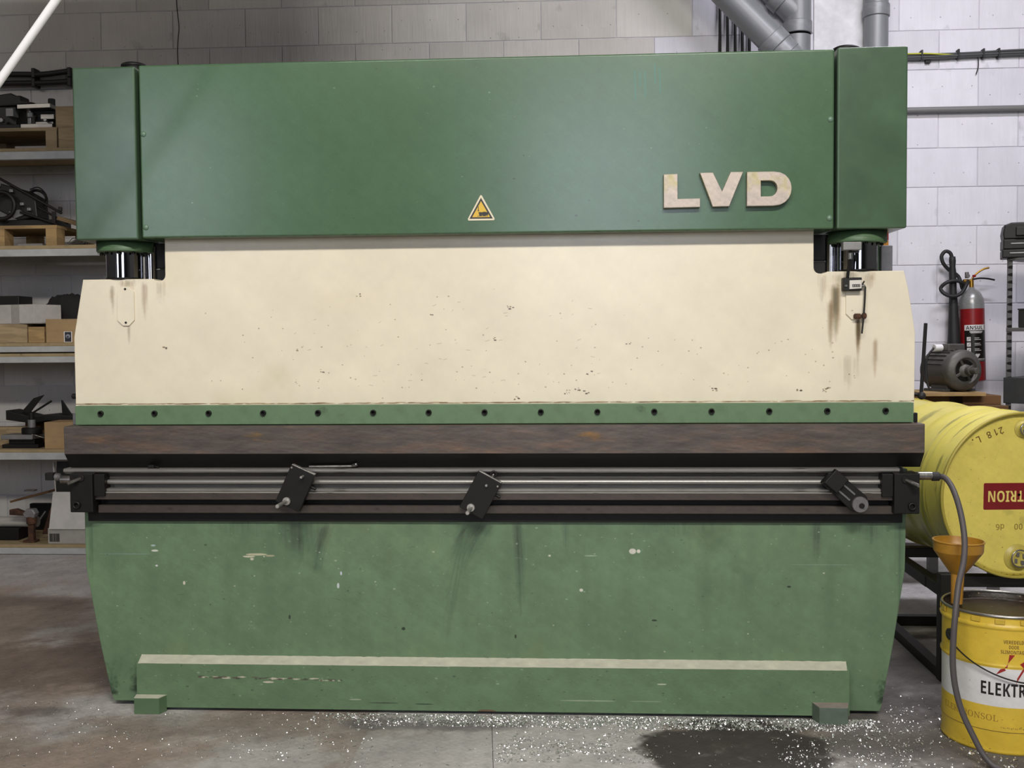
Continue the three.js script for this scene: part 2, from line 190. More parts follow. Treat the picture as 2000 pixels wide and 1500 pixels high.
const coverPaint = canvasTex(2048, 512, (g, w, h) => {                 // x -1.06..1.06, y 1.5..2.04: the long green cover
  const X = (x) => (x + 1.08) / 2.16 * w, Y = (y) => h - (y - 1.505) / 0.56 * h, r = rng(31);
  g.fillStyle = '#4b664a'; g.fillRect(0, 0, w, h);
  for (const [x, len] of [[0.47, 0.10], [0.485, 0.06], [0.50, 0.09], [0.53, 0.05], [0.545, 0.08]]) { g.globalAlpha = 0.8; g.strokeStyle = '#3d6f5c'; g.lineWidth = 4; g.beginPath(); g.moveTo(X(x), Y(2.02 - 0.03 * r())); g.lineTo(X(x + 0.002), Y(2.01 - len)); g.stroke(); }
  for (let i = 0; i < 160; i++) { const s = 0.0006 + 0.0018 * r() * r(); marks(g, X, Y, [[-1.05 + 2.1 * r(), 1.51 + 0.52 * r(), s * (1 + r()), s, r() < 0.6 ? '#3c5440' : '#8aa68c', 0.5]]); }
  marks(g, X, Y, [[0.10, 1.68, 0.005, 0.002, '#3c4a38'], [0.29, 1.565, 0.004, 0.003, '#3c4a38'], [0.33, 1.61, 0.003, 0.002, '#3c4a38'], [0.48, 1.545, 0.003, 0.003, '#3c4a38'], [0.13, 1.75, 0.002, 0.002, '#2c3a2c']]);
  for (let i = 0; i < 120; i++) marks(g, X, Y, [[-1.05 + 2.1 * r(), 1.512 + 0.006 * r() * r(), 0.008, 0.002, '#3a4b38', 0.35]]);
  g.globalAlpha = 1;
}, { pixel: (u, v, R, G, B) => { const a = nz(u * 1.6, v * 0.4), b = nz(u * 10, v * 2.5), c = nz(u * 40, v * 10), k = 0.90 + 0.08 * a + 0.06 * b + 0.05 * c; return [R * k, G * k, B * k]; } });
const coverRough = noiseTex(512, 512, (u, v) => { const k = 255 * (0.235 + 0.03 * nz(u, v)); return [k, k, k]; }, false);
M.table = std(0xffffff, 0.5, 0, { map: tablePaint, bumpMap: rep(bumpy, 6, 2), bumpScale: 0.0006 });
M.rail = std(0xffffff, 0.55, 0, { map: railPaint, bumpMap: rep(bumpy, 6, 1), bumpScale: 0.0006 });
M.ram = std(0xffffff, 0.3, 0, { map: ramPaint, bumpMap: rep(bumpy, 3, 1), bumpScale: 0.0003 });
M.cover = std(0xffffff, 0.9, 0, { map: coverPaint, roughnessMap: rep(coverRough, 2, 0.5), bumpMap: rep(bumpy, 5, 1.5), bumpScale: 0.00012 });
M.coverEnd = std(0x526b51, 0.9, 0, { map: fine, roughnessMap: rep(coverRough, 2, 0.5), bumpMap: rep(bumpy, 3), bumpScale: 0.00012 });
M.brownSteel = std(0xffffff, 0.40, 0.45, { map: rep(brownSteel, 0.361, 5), bumpMap: rep(bumpy, 3), bumpScale: 0.0003 });
M.letter = std(0xd0c8bd, 0.42, 0.25, { map: noiseTex(256, 256, (u, v) => { const s = step(0.5, 0.75, nz(u * 0.6, v * 0.6)), b = nz(u * 3, v * 3), k = 0.86 + 0.16 * b; return [240 * k - 8 * s, 232 * k - 6 * s, (228 - 48 * s) * k]; }) });

// ---------------------------------------------------------------- the setting
const floorTex = canvasTex(2048, 1280, (g, w, h) => {                  // x -3.4..3.0, z -3.1..0.9 (bottom of the canvas nearest the camera)
  g.fillStyle = '#8f8b86'; g.fillRect(0, 0, w, h);
}, {
  wrap: THREE.MirroredRepeatWrapping, pixel: (u, v) => {
    const x = -3.4 + 6.4 * u, z = 0.9 - 4.0 * v, n1 = nz(x * 0.23, z * 0.23), n2 = nz(x * 0.9 + 0.2, z * 0.9), n3 = nz(x * 3.1, z * 3.1 + 0.5), n4 = nz(x * 0.35 + 0.7, z * 1.1 + 0.3);
    let R = 146, G = 143, B = 139;
    const to = (r, gg, b, t) => { R = mixn(R, r, t); G = mixn(G, gg, t); B = mixn(B, b, t); };
    const blob = (cx, cz, rx, rz, edge) => { const d = Math.hypot((x - cx) / rx, (z - cz) / rz) + 0.9 * (n2 - 0.5) + 0.35 * (n3 - 0.5); return 1 - step(1 - edge, 1 + edge, d); };
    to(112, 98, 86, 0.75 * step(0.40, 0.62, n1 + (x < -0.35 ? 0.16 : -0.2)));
    to(96, 84, 75, 0.8 * blob(-2.0, -0.42, 1.0, 0.26, 0.3)); to(102, 91, 82, 0.6 * blob(-2.6, -1.35, 0.7, 0.14, 0.4)); to(160, 157, 155, 0.7 * blob(-2.4, -2.1, 1.0, 0.45, 0.5));  // left brown band also paints in the shadow beside the press
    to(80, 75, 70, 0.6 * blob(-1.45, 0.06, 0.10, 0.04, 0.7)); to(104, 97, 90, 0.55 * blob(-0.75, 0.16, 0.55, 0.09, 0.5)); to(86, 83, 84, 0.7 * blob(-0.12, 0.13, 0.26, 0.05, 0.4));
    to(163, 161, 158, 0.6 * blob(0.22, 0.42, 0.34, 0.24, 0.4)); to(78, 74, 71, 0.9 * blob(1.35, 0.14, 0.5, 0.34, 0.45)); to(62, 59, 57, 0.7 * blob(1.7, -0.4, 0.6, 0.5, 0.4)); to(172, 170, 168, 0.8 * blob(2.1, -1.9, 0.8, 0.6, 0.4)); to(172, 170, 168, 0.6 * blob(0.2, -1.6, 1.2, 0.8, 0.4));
    const od = Math.hypot((x - 0.745) / 0.275, (z - 0.30) / 0.255) + 0.28 * (n2 - 0.5) + 0.25 * (n3 - 0.5), oil = 1 - step(0.86, 1.06, od); to(50, 46, 43, 0.93 * oil); to(84, 80, 77, 0.6 * oil * step(0.6, 0.8, n3)); to(118, 108, 98, 0.7 * blob(0.58, 0.13, 0.05, 0.03, 0.4)); to(118, 108, 98, 0.55 * blob(1.0, 0.16, 0.06, 0.03, 0.4));
    const k = 0.98 + 0.22 * n2 + 0.16 * n3 + 0.10 * n4, pit = step(0.82, 0.9, nz(x * 7, z * 7)), gr = nz(x * 13 + 0.3, z * 13); R *= 0.9 + 0.2 * gr; G *= 0.9 + 0.2 * gr; B *= 0.9 + 0.2 * gr;
    return [R * k * (1 - 0.25 * pit), G * k * (1 - 0.25 * pit), B * k * (1 - 0.25 * pit)];
  },
});
const floorRough = noiseTex(1024, 1024, (u, v) => { const k = 255 * (0.55 + 0.35 * nz(u * 2, v * 2)); return [k, k, k]; }, false);
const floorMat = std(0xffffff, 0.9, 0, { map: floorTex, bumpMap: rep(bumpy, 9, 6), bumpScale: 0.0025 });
const floor = struct('floor');
part(floor, 'subfloor', boxAt(-6, 4.6, -0.25, -0.0595, -3.2, 8.6, 0.001), M.concrete);
for (const [a, b] of [[[-6, -6], [-0.2770, 0.7815]], [[-0.2758, 0.7827], [4.6, 4.6]]]) {   // two slabs, a joint running away between them
  const s = new THREE.Shape([[a[0], 3.2], [a[1], -8.6], [b[1], -8.6], [b[0], 3.2]].map((p) => new THREE.Vector2(...p)));
  const g = new THREE.ExtrudeGeometry(s, { depth: 0.058, bevelEnabled: true, bevelThickness: 0.001, bevelSize: 0.001, bevelOffset: -0.001, bevelSegments: 1 }); g.rotateX(-Math.PI / 2).translate(0, -0.059, 0);
  const P = g.attributes.position, uv = new Float32Array(P.count * 2); for (let i = 0; i < P.count; i++) { uv[2 * i] = (P.getX(i) + 3.4) / 6.4; uv[2 * i + 1] = (0.9 - P.getZ(i)) / 4.0; } g.setAttribute('uv', new THREE.BufferAttribute(uv, 2));
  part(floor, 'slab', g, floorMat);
}
const WZ = -3.0, CY = 0.2238;                                          // the wall of blocks and the height of a course
const wall = struct('wall_back');
part(wall, 'mortar', boxAt(-6, 4.6, 0, 4.4, WZ - 0.22, WZ - 0.0045, 0.001), M.mortar);
{
  const r = rng(77);
  const shapes = new Map();
  const blockGeo = (w, k) => { const key = w.toFixed(3) + k; if (!shapes.has(key)) { const g = slab([[-w / 2, -CY / 2 + 0.0022], [w / 2, -CY / 2 + 0.0022], [w / 2, CY / 2 - 0.0022], [-w / 2, CY / 2 - 0.0022]], -0.03, 0, 0.003); shapes.set(key, uvBox(g, 1, k * 0.37 + 0.11 * Math.sin(k * 5), k * 0.61)); } return shapes.get(key); };
  for (let row = -2; row <= 13; row++) {
    const y0 = 2.937 - CY * row, odd = ((row % 2) + 2) % 2;
    for (const [x0, x1, first, pitch] of [[-3.7, 1.75, odd ? -2.332 : -2.112, 0.4405], [1.75, 3.6, odd ? 2.377 : 2.6, 0.449]]) {
      const xs = []; for (let x = first - 12 * pitch; x < x1 + pitch; x += pitch) xs.push(x);
      for (let i = 0; i + 1 < xs.length; i++) {
        const a = Math.max(xs[i], x0), b = Math.min(xs[i + 1], x1); if (b - a < 0.04) continue;
        if (row > 4 && a > -2.2 && b < 1.2) continue;                   // nothing of these shows behind the machine
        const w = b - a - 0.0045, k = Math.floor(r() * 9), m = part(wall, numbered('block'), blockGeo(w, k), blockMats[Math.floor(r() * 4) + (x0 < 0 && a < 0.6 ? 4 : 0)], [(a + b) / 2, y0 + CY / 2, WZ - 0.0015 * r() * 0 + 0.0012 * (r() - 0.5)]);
        m.rotation.z = 0.002 * (r() - 0.5);
      }
    }
  }
}
part(wall, 'crack', tube([[-2.085, 3.5, WZ], [-2.083, 3.2, WZ], [-2.077, 3.12, WZ], [-2.072, 3.06, WZ], [-2.079, 3.0, WZ], [-2.084, 2.92, WZ], [-2.082, 2.8, WZ], [-2.084, 2.5, WZ]], 0.0028, 60, 5), M.black);
struct('wall_left', boxAt(-6.2, -6, 0, 4.4, -3.2, 8.6, 0.001), M.wallPaint);
struct('wall_right', boxAt(4.6, 4.8, 0, 4.4, -3.2, 8.6, 0.001), M.wallPaint);
struct('wall_front', boxAt(-6.2, 4.8, 0, 4.4, 8.6, 8.8, 0.001), M.wallPaint);
struct('ceiling', boxAt(-6.2, 4.8, 4.4, 4.6, -3.22, 8.8, 0.001), M.ceiling);
struct('column', boxAt(1.665, 1.975, 0, 4.4, WZ - 0.1, WZ + 0.014, 0.006), M.plasterWhite);

// lamps: a glowing face and a light of the same size just in front of it
function lampThing(name, label, wire, { pos, aim, w, h, power, color }) {
  const t = thing(name, label, 'lamp', pos, 0); t.lookAt(new THREE.Vector3(...aim));
  part(t, 'housing', box(w + 0.08, h + 0.08, 0.07, 0.01, 0, 0, -0.045), M.white);
  part(t, 'diffuser', box(w, h, 0.01, 0.002, 0, 0, -0.006), new THREE.MeshStandardMaterial({ color: 0xffffff, emissive: color, emissiveIntensity: 6 }));
  const d = new THREE.Vector3(0, 0, 1).applyQuaternion(t.quaternion);
  part(t, 'hanger', rod([0, 0, -0.07], [0, 0, -0.09], 0.01), M.dullSteel);
  const L = new THREE.RectAreaLight(color, power, w, h); L.position.set(pos[0] + d.x * 0.01, pos[1] + d.y * 0.01, pos[2] + d.z * 0.01); L.lookAt(L.position.clone().add(d)); scene.add(L);
  const cable = solo('lamp_wire', wire, 'wire', rod([pos[0], pos[1] + 0.02, pos[2] - 0.02 * 0], [pos[0], 4.4, pos[2]], 0.004), M.dullSteel);
  return t;
}
lampThing('ceiling_lamp', 'long white fluorescent lamp behind the viewer, tilted at the press front', 'thin steel wire above the lamp facing the press front', LAMP.key);
lampThing('ceiling_lamp', 'long white fluorescent lamp behind the viewer, further to the left', 'thin steel wire above the left lamp', LAMP.left);
lampThing('ceiling_lamp', 'added unseen fill lamp high on the left in front of the shelving', 'thin steel wire above the added lamp by the shelving', LAMP.shelf);
lampThing('ceiling_lamp', 'narrow white fluorescent lamp hanging by the right end of the block wall', 'thin steel wire above the lamp by the block wall', LAMP.back);
WINDOWS.forEach(([x, y, w, h, power], i) => {
  const t = struct('window_' + (i + 1));
  part(t, 'frame', join([boxAt(x - w / 2 - 0.06, x + w / 2 + 0.06, y + h / 2, y + h / 2 + 0.06, 8.54, 8.6), boxAt(x - w / 2 - 0.06, x + w / 2 + 0.06, y - h / 2 - 0.06, y - h / 2, 8.54, 8.6), boxAt(x - w / 2 - 0.06, x - w / 2, y - h / 2, y + h / 2, 8.54, 8.6), boxAt(x + w / 2, x + w / 2 + 0.06, y - h / 2, y + h / 2, 8.54, 8.6), boxAt(x - 0.02, x + 0.02, y - h / 2, y + h / 2, 8.55, 8.6)]), M.white);
  part(t, 'pane', boxAt(x - w / 2, x + w / 2, y - h / 2, y + h / 2, 8.585, 8.6, 0.001), new THREE.MeshStandardMaterial({ color: 0xffffff, emissive: 0xe4ecff, emissiveIntensity: power, roughness: 0.4 }));
  const L = new THREE.RectAreaLight(0xe4ecff, power, w, h); L.position.set(x, y, 8.53); L.lookAt(x, y, 0); scene.add(L);
});
solo('light_blocker', 'added unseen grey duct under the ceiling above the shelving', 'blocker', boxAt(-3.3, -0.45, 2.66, 3.5, -1.0, -0.5, 0.01), M.blocker);  // box added out of view to shade the upper left wall
for (const x of [-3.0, -1.2]) solo('blocker_hanger', 'added steel strap holding the unseen duct, ' + (x < -2 ? 'far end' : 'end over the press'), 'strap', boxAt(x - 0.02, x + 0.02, 3.5, 4.4, -0.77, -0.73), M.dullSteel);

// ---------------------------------------------------------------- the press brake
const press = thing('press_brake', 'long green and cream hydraulic press brake standing across the workshop floor', 'machine');
{
  const P = press;
  const outline = [[-1.312, 0.775], [-1.311, 0.46], [-1.271, 0.215], [-1.236, 0.04], [-1.228, 0.016], [1.232, 0.012], [1.238, 0.03], [1.272, 0.225], [1.306, 0.46], [1.311, 0.775]];
  part(P, 'table_plate', uvRect(slab(outline, -0.08, 0, 0.003), -1.34, -0.02, 2.68, 0.82), M.table);
  part(P, 'base_rail', uvRect(profileX([[0, 0.012], [0.045, 0.012], [0.045, 0.155], [0, 0.169]], -1.132, 1.128), -1.14, 0, 2.28, 0.178), M.rail);
  // dust and chipped paint lie on the sloping top of the rail and on the feet, paled to paint in overhead light
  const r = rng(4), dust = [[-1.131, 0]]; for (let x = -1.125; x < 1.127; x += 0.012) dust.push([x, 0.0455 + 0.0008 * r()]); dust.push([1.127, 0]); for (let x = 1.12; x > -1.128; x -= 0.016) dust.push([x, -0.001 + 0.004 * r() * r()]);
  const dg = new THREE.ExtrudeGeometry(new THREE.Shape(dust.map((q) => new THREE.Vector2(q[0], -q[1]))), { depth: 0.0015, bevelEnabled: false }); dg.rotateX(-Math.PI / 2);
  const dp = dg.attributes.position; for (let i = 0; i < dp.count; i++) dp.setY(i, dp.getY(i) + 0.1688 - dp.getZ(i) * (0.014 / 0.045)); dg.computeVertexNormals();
  part(P, 'lit_dust_layer', uvBox(dg), M.dustTopLit);
  for (const [x0, x1, zf, top, right] of [[-1.127, -1.046, 0.078, 0.052, 0], [1.029, 1.111, 0.092, 0.053, 1]]) {
    const b = 0.018, s = new THREE.Shape([[x0 - (right ? 0.004 : 0.0), -zf], [x1 + 0.0, -zf], [x1 + b * 0.7, -0.045], [x0 - (right ? 0.016 : 0.006), -0.045]].map((q) => new THREE.Vector2(...q)));
    const g = new THREE.ExtrudeGeometry(s, { depth: top - 0.003, bevelEnabled: true, bevelThickness: 0.0015, bevelSize: 0.0015, bevelOffset: -0.0015, bevelSegments: 2 }); g.rotateX(-Math.PI / 2).translate(0, 0.0015, 0);
    const f = part(P, 'foot', uvBox(g), right ? std(0x55604d, 0.7, 0.1, { map: rep(rustTex, 1) }) : M.green);
    const tg = new THREE.ExtrudeGeometry(s, { depth: 0.0012, bevelEnabled: false }); tg.rotateX(-Math.PI / 2).translate(0, top, 0); part(f, 'lit_dust_layer', uvBox(tg), right ? std(0x9a8f85, 0.9, 0, { map: grime }) : M.dustTopLit);
  }
  if (1) { const rf = P.children.filter((c) => c.name === 'foot')[1]; rf.material = std(0x627062, 0.7, 0.05, { map: grime }); }
  for (const s of [-1, 1]) {                                             // C-shaped side frames behind the table and the ram
    const c = slab([[0.06, 0.0], [1.15, 0.0], [1.25, 0.2], [1.25, 1.9], [1.1, 2.0], [0.02, 2.0], [0.02, 1.52], [0.5, 1.5], [0.55, 1.3], [0.55, 0.9], [0.06, 0.74]], -0.03, 0.03, 0.003);
    c.rotateY(Math.PI / 2).translate(s * 1.215, 0, 0); part(P, 'side_frame', uvBox(c), M.greenDark);
  }
  part(P, 'rear_beam', boxAt(-1.185, 1.185, 0.15, 0.6, -1.15, -1.07), M.greenDark);
  part(P, 'dark_plate', boxAt(-1.293, 1.293, 0.6095, 0.782, 0.0, 0.014), M.ironDark);  // dark plate whose lower edge shows as a crisp strip below the bars
  // front stop rail: worn steel bars, one over the other
  part(P, 'die_rail', profileX([[-0.03, 0.765], [0.03, 0.765], [0.046, 0.771], [0.05, 0.775], [0.05, 0.781], [0.046, 0.784], [-0.03, 0.784]], -1.3546, 1.2738), M.railMid);
  part(P, 'channel_plate', profileX([[0.012, 0.7105], [0.028, 0.7105], [0.022, 0.7205], [0.022, 0.7325], [0.026, 0.757], [0.034, 0.765], [0.012, 0.765]], -1.2635, 1.2616), M.railSteel);
  part(P, 'guide_rod', cyl(0.0078, 2.48, 'x', -0.0035, 0.7401, 0.036, 20), M.railMid);
  part(P, 'ledge', profileX([[0.012, 0.7100], [0.046, 0.7100], [0.05, 0.7125], [0.05, 0.7180], [0.046, 0.7205], [0.012, 0.7205]], -1.238, 1.2465), M.railMid);
  part(P, 'stop_bar', profileX([[0.012, 0.685], [0.053, 0.685], [0.055, 0.687], [0.055, 0.7070], [0.053, 0.7098], [0.012, 0.7098]], -1.2534, 1.2566), M.darkBar);
  part(P, 'bright_edge', profileX([[0.04, 0.7088], [0.0535, 0.7088], [0.0555, 0.7068], [0.0562, 0.7088], [0.0535, 0.7108], [0.04, 0.7108]], -1.243, 1.2516, 0.0005), M.railBright);  // thin pale strip along the top front edge of the bar
  part(P, 'lower_bar', profileX([[0.012, 0.6414], [0.046, 0.6414], [0.048, 0.6434], [0.048, 0.6647], [0.046, 0.6667], [0.012, 0.6667]], -1.243, 1.2566), M.darkBar);
  // end blocks with a pin, a socket bolt and a shaft end
  for (const s of [-1, 1]) {
    const x0 = s < 0 ? -1.3218 : 1.2497, x1 = s < 0 ? -1.2478 : 1.3257, e = part(P, 'end_block', boxAt(x0, x1, 0.6473, 0.7711, 0.0, 0.075, 0.003), M.ironDark), xb = s < 0 ? -1.2985 : 1.3024;
    part(e, 'clamp_plate', s < 0 ? boxAt(-1.2478, -1.213, 0.698, 0.768, 0.012, 0.066) : boxAt(1.216, 1.2497, 0.698, 0.768, 0.012, 0.066), M.ironDark);
    const ring = lathe([[0.006, -0.006], [0.006, 0.004], [0.008, 0.006], [0.011, 0.006], [0.0125, 0.003], [0.0125, -0.006]], 24); ring.rotateX(Math.PI / 2).translate(xb, 0.6716, 0.079);
    part(e, 'socket_bolt', ring, M.iron);
    part(e, 'pin', s < 0 ? rod([-1.284, 0.757, 0.073], [-1.312, 0.744, 0.108], 0.006) : rod([1.282, 0.752, 0.073], [1.312, 0.738, 0.112], 0.006), M.steel);
    part(e, 'collar', cyl(0.011, 0.006, 'z', s < 0 ? -1.284 : 1.282, s < 0 ? 0.757 : 0.752, 0.077), M.iron);
    part(e, 'shaft', cyl(0.0135, 0.05, 'x', s < 0 ? -1.342 : 1.348, s < 0 ? 0.748 : 0.7595, 0.04, 6), M.steel);
    part(e, 'side_lug', s < 0 ? boxAt(-1.329, -1.3208, 0.652, 0.693, 0.01, 0.06) : boxAt(1.325, 1.331, 0.652, 0.713, 0.01, 0.06), M.dullSteel);
    if (s < 0) { part(e, 'nut', cyl(0.0125, 0.022, 'x', -1.378, 0.756, 0.04, 18, 0.005), M.dullSteel); part(e, 'square_end', box(0.026, 0.024, 0.024, 0.002, -1.401, 0.7585, 0.04), M.iron); }
    else part(e, 'cable_gland', cyl(0.014, 0.026, 'x', 1.383, 0.7575, 0.04, 12, 0.003), M.rubber);
  }
  // three stops clamped on the rail
  for (const [x, y, a, pins] of [[-0.592, 0.7267, -0.43, [[0.008, 0.045, 0.004, 0.03, 0.006], [-0.036, 0.055, 0.003, 0.004, 0.005]]], [-0.0105, 0.7054, -0.50, [[0.002, 0.036, 0.004, 0.012, 0.005], [0.034, 0.05, 0.003, 0.006, 0.005]]]]) {
    const g = new THREE.Group(); g.name = 'stop_arm'; g.position.set(x, y, 0.046); g.rotation.z = a; P.add(g);
    part(g, 'arm_plate', box(0.082, 0.128, 0.022, 0.002, 0, 0, 0.03), M.ironDark);
    part(g, 'clamp', box(0.05, 0.07, 0.03, 0.003, 0, 0.01, 0.008), M.iron);
    for (const [px, py, pr, pl] of pins) part(g, 'pin', cyl(pr, pl, 'z', px, py, 0.041 + pl / 2 - 0.001), M.railBright);
    part(g, 'bright_edge', box(0.078, 0.0018, 0.02, 0.0006, 0, 0.0645, 0.03), M.railBright);  // thin pale strip along the top of the plate
    part(g, 'collar', cyl(0.0125, 0.008, 'z', -0.008, -0.048, 0.044), M.railBright);
    const st = cyl(0.006, 0.105, 'z', -0.008, -0.048, 0.098); part(g, 'stop_pin', st, M.railBright);
    part(g, 'wing_screw', rod([0.035, 0.02, 0.02], [0.058, 0.02, 0.02], 0.0045), M.iron);
  }
  { const m = P.children.filter((c) => c.name === 'stop_arm')[1]; part(m, 'ring_nut', new THREE.TorusGeometry(0.0085, 0.003, 10, 24).translate(0.005, 0.073, 0.012), M.iron); part(m, 'thumb_screw', rod([0.005, 0.062, 0.014], [0.005, 0.075, 0.02], 0.004), M.steel); }
  {
    const g = new THREE.Group(); g.name = 'stop_arm'; g.position.set(1.101, 0.7186, 0.054); g.rotation.z = -0.72; P.add(g);
    part(g, 'arm_plate', slab([[-0.068, -0.028], [0.058, -0.032], [0.078, -0.022], [0.086, -0.002], [0.078, 0.018], [0.06, 0.03], [-0.04, 0.03], [-0.068, 0.012]], 0.0, 0.03, 0.002), M.ironDark);
    part(g, 'slide', box(0.05, 0.054, 0.024, 0.003, -0.044, 0.004, 0.038), M.iron);
    for (const y of [0.011, -0.012]) part(g, 'slot', box(0.05, 0.006, 0.004, 0.001, 0.004, y, 0.031), M.dullSteel);
    part(g, 'wheel', cyl(0.0245, 0.016, 'z', 0.058, -0.002, 0.038, 32, 0.002), M.dullSteel);
    part(g, 'hub', cyl(0.008, 0.006, 'z', 0.062, -0.002, 0.048, 20), M.ironDark);
  }
  // beam with the chamfered edge above the rails, and the bolted clamp bar
  const beam = part(P, 'punch_beam', profileX([[-0.06, 0.9205], [0.058, 0.9205], [0.06, 0.918], [0.06, 0.833], [0.0585, 0.8315], [-0.06, 0.8315]], -1.344, 1.344, 0.0012), M.brownSteel);
  part(P, 'lower_chamfer', profileX([[-0.06, 0.8313], [0.0585, 0.8313], [0.02, 0.7845], [-0.03, 0.7845]], -1.3435, 1.3435, 0.0005), M.ironDark);  // lower chamfer of the beam, split off in a darker material
  part(P, 'stop_post', boxAt(-1.343, -1.322, 0.9205, 0.957, -0.03, 0.0), M.dullSteel); part(P, 'stop_post', boxAt(1.322, 1.341, 0.9205, 0.95, -0.03, 0.0), M.ironDark);
  const bar = part(P, 'clamp_bar', boxAt(-1.3193, 1.3193, 0.9225, 0.9838, 0.0, 0.03, 0.0018), std(0x66825f, 0.5, 0, { map: grime }));
  const bolt = lathe([[0, -0.004], [0.0045, -0.004], [0.0045, 0.004], [0.008, 0.004], [0.0092, 0.0025], [0.0092, -0.004]], 20).rotateX(Math.PI / 2);
  for (let i = 0; i < 15; i++) part(bar, 'bolt', bolt, M.ironDark, [-1.2343 + 0.17632 * i, 0.9592, 0.034]);
  // ram: cream plate with a notched window at each shoulder
  const s = new THREE.Shape(), R = 0.0195;
  s.moveTo(-1.331, 0.92); s.lineTo(-1.331, 1.205); s.lineTo(-1.297, 1.3895); s.lineTo(-1.066, 1.3895); s.quadraticCurveTo(-1.060, 1.3835, -1.0445, 1.3832); s.quadraticCurveTo(-1.0262, 1.3835, -1.0262, 1.405); s.lineTo(-1.0255, 1.62); s.lineTo(1.0215, 1.62); s.lineTo(1.0222, 1.405); s.quadraticCurveTo(1.0222, 1.3825, 1.0435, 1.3825); s.quadraticCurveTo(1.058, 1.3828, 1.064, 1.3885); s.lineTo(1.296, 1.3885); s.lineTo(1.310, 1.33); s.lineTo(1.331, 1.20); s.lineTo(1.330, 0.92); s.closePath();
  part(P, 'ram', uvRect(slab(s, -0.07, 0, 0.002, 14), -1.34, 0.9, 2.68, 0.6), M.ram);
  for (const [x0, x1] of [[-1.184, -1.128], [1.1195, 1.1755]]) {
    const c = 0.018, o = part(P, 'access_plate', uvRect(slab([[x0, 1.24 + c], [x0 + c, 1.24], [x1 - c, 1.24], [x1, 1.24 + c], [x1, 1.3655 - c], [x1 - c, 1.3655], [x0 + c, 1.3655], [x0, 1.3655 - c]], 0, 0.006, 0.0006), -1.34 + 0.9, 0.9, 2.68, 0.6), M.ram);
    for (const y of [1.3605 - 0.0, 1.2500]) part(o, 'screw', cyl(0.0036, 0.005, 'z', (x0 + x1) / 2, y - (y > 1.3 ? 0.003 : 0), 0.0065, 14), M.black);
  }
  for (const sx of [-1, 1]) {
    const cx = sx < 0 ? -1.1795 : 1.1702, w0 = sx < 0 ? -1.11 : 1.0, w1 = sx < 0 ? -1.0 : 1.10;
    const f = part(P, 'cylinder_flange', lathe([[0, 1.477], [0.086, 1.477], [0.089, 1.480], [0.089, 1.512], [0, 1.512]], 48).translate(cx + (sx < 0 ? 0.004 : -0.003), 0, -0.05), M.greenDark);
    for (let i = 0; i < 10; i++) { const a = i / 10 * 6.283 + 0.2; part(f, 'bolt', cyl(0.006, 0.008, 'y', cx + 0.072 * Math.cos(a) + (sx < 0 ? 0.004 : -0.003), 1.473, -0.05 + 0.072 * Math.sin(a), 6), M.ironDark); }
    part(P, 'cylinder_rod', cyl(0.0575, 0.088, 'y', cx, 1.436, -0.05, 64, 0.001), M.chrome);
    part(P, 'rod_seat', cyl(0.0582, 0.006, 'y', cx, 1.393, -0.05, 48), M.ironDark);
    part(P, 'guide_column', cyl(0.02, 0.12, 'y', cx - sx * 0.075, 1.44, -0.085, 24), M.chrome);
    for (const [y0, y1] of [[1.36, 1.425], [1.429, 1.51]]) part(P, 'guide_plate', boxAt(w0, w1, y0, y1, -0.115, -0.085), M.ironDark);
  }
  part(P, 'rod_end_block', boxAt(1.097, 1.153, 1.449, 1.4745, 0.03, 0.06, 0.003), M.castGrey);
  part(P, 'counter_rod', rod([1.122, 1.449, 0.048], [1.119, 1.366, 0.025], 0.0048), M.ironDark);
  part(P, 'rod_joint', cyl(0.007, 0.02, 'y', 1.122, 1.432, 0.045, 14), M.dullSteel);
  const cn = part(P, 'stroke_counter', boxAt(1.106, 1.1622, 1.327, 1.368, 0.0, 0.028, 0.003), M.black);
  const dial = canvasTex(128, 64, (g) => { g.fillStyle = '#cfcbc2'; g.fillRect(0, 0, 128, 64); g.fillStyle = '#22201e'; g.fillRect(28, 30, 84, 20); g.fillStyle = '#8d8a82'; for (let i = 0; i < 4; i++) g.fillRect(34 + i * 20, 33, 12, 14); });
  part(cn, 'counter_face', uvRect(slab([[1.1235, 1.332], [1.160, 1.334], [1.160, 1.360], [1.1235, 1.359]], 0.028, 0.033, 0.0012), 1.1235, 1.332, 0.0365, 0.028), std(0xffffff, 0.4, 0, { map: dial }));
  part(cn, 'reset_button', cyl(0.0045, 0.008, 'z', 1.1135, 1.3425, 0.030, 14), M.steel);
  part(cn, 'lever_arm', rod([1.160, 1.343, 0.02], [1.1735, 1.342, 0.02], 0.0045), M.steel);
  part(P, 'trip_rod', tube([[1.168, 1.3425, 0.02], [1.1735, 1.341, 0.02], [1.1738, 1.33, 0.02], [1.170, 1.26, 0.022], [1.1635, 1.196, 0.024]], 0.0028, 30, 8), M.black);
  part(P, 'trip_knob', join([cyl(0.0085, 0.022, 'x', 1.152, 1.2495, 0.016, 18, 0.003), cyl(0.0095, 0.013, 'x', 1.1715, 1.2505, 0.018, 18, 0.003)]), M.rust);
  part(P, 'trip_latch', rod([1.164, 1.345, 0.022], [1.1705, 1.357, 0.022], 0.0025), M.black);
  part(P, 'side_bolt', cyl(0.009, 0.028, 'x', -1.343, 1.012, -0.03, 12, 0.003), M.iron);
  part(P, 'back_lever', join([boxAt(-0.0055, 0.0055, 0, 0.226, -0.003, 0.003).rotateZ(-0.055).translate(1.3695, 1.002, -0.06), cyl(0.006, 0.05, 'x', 1.352, 1.003, -0.06)]), M.ironDark);
  part(P, 'lever_hub', new THREE.SphereGeometry(0.0125, 20, 14).translate(1.3695, 1.0, -0.055), M.rubber);
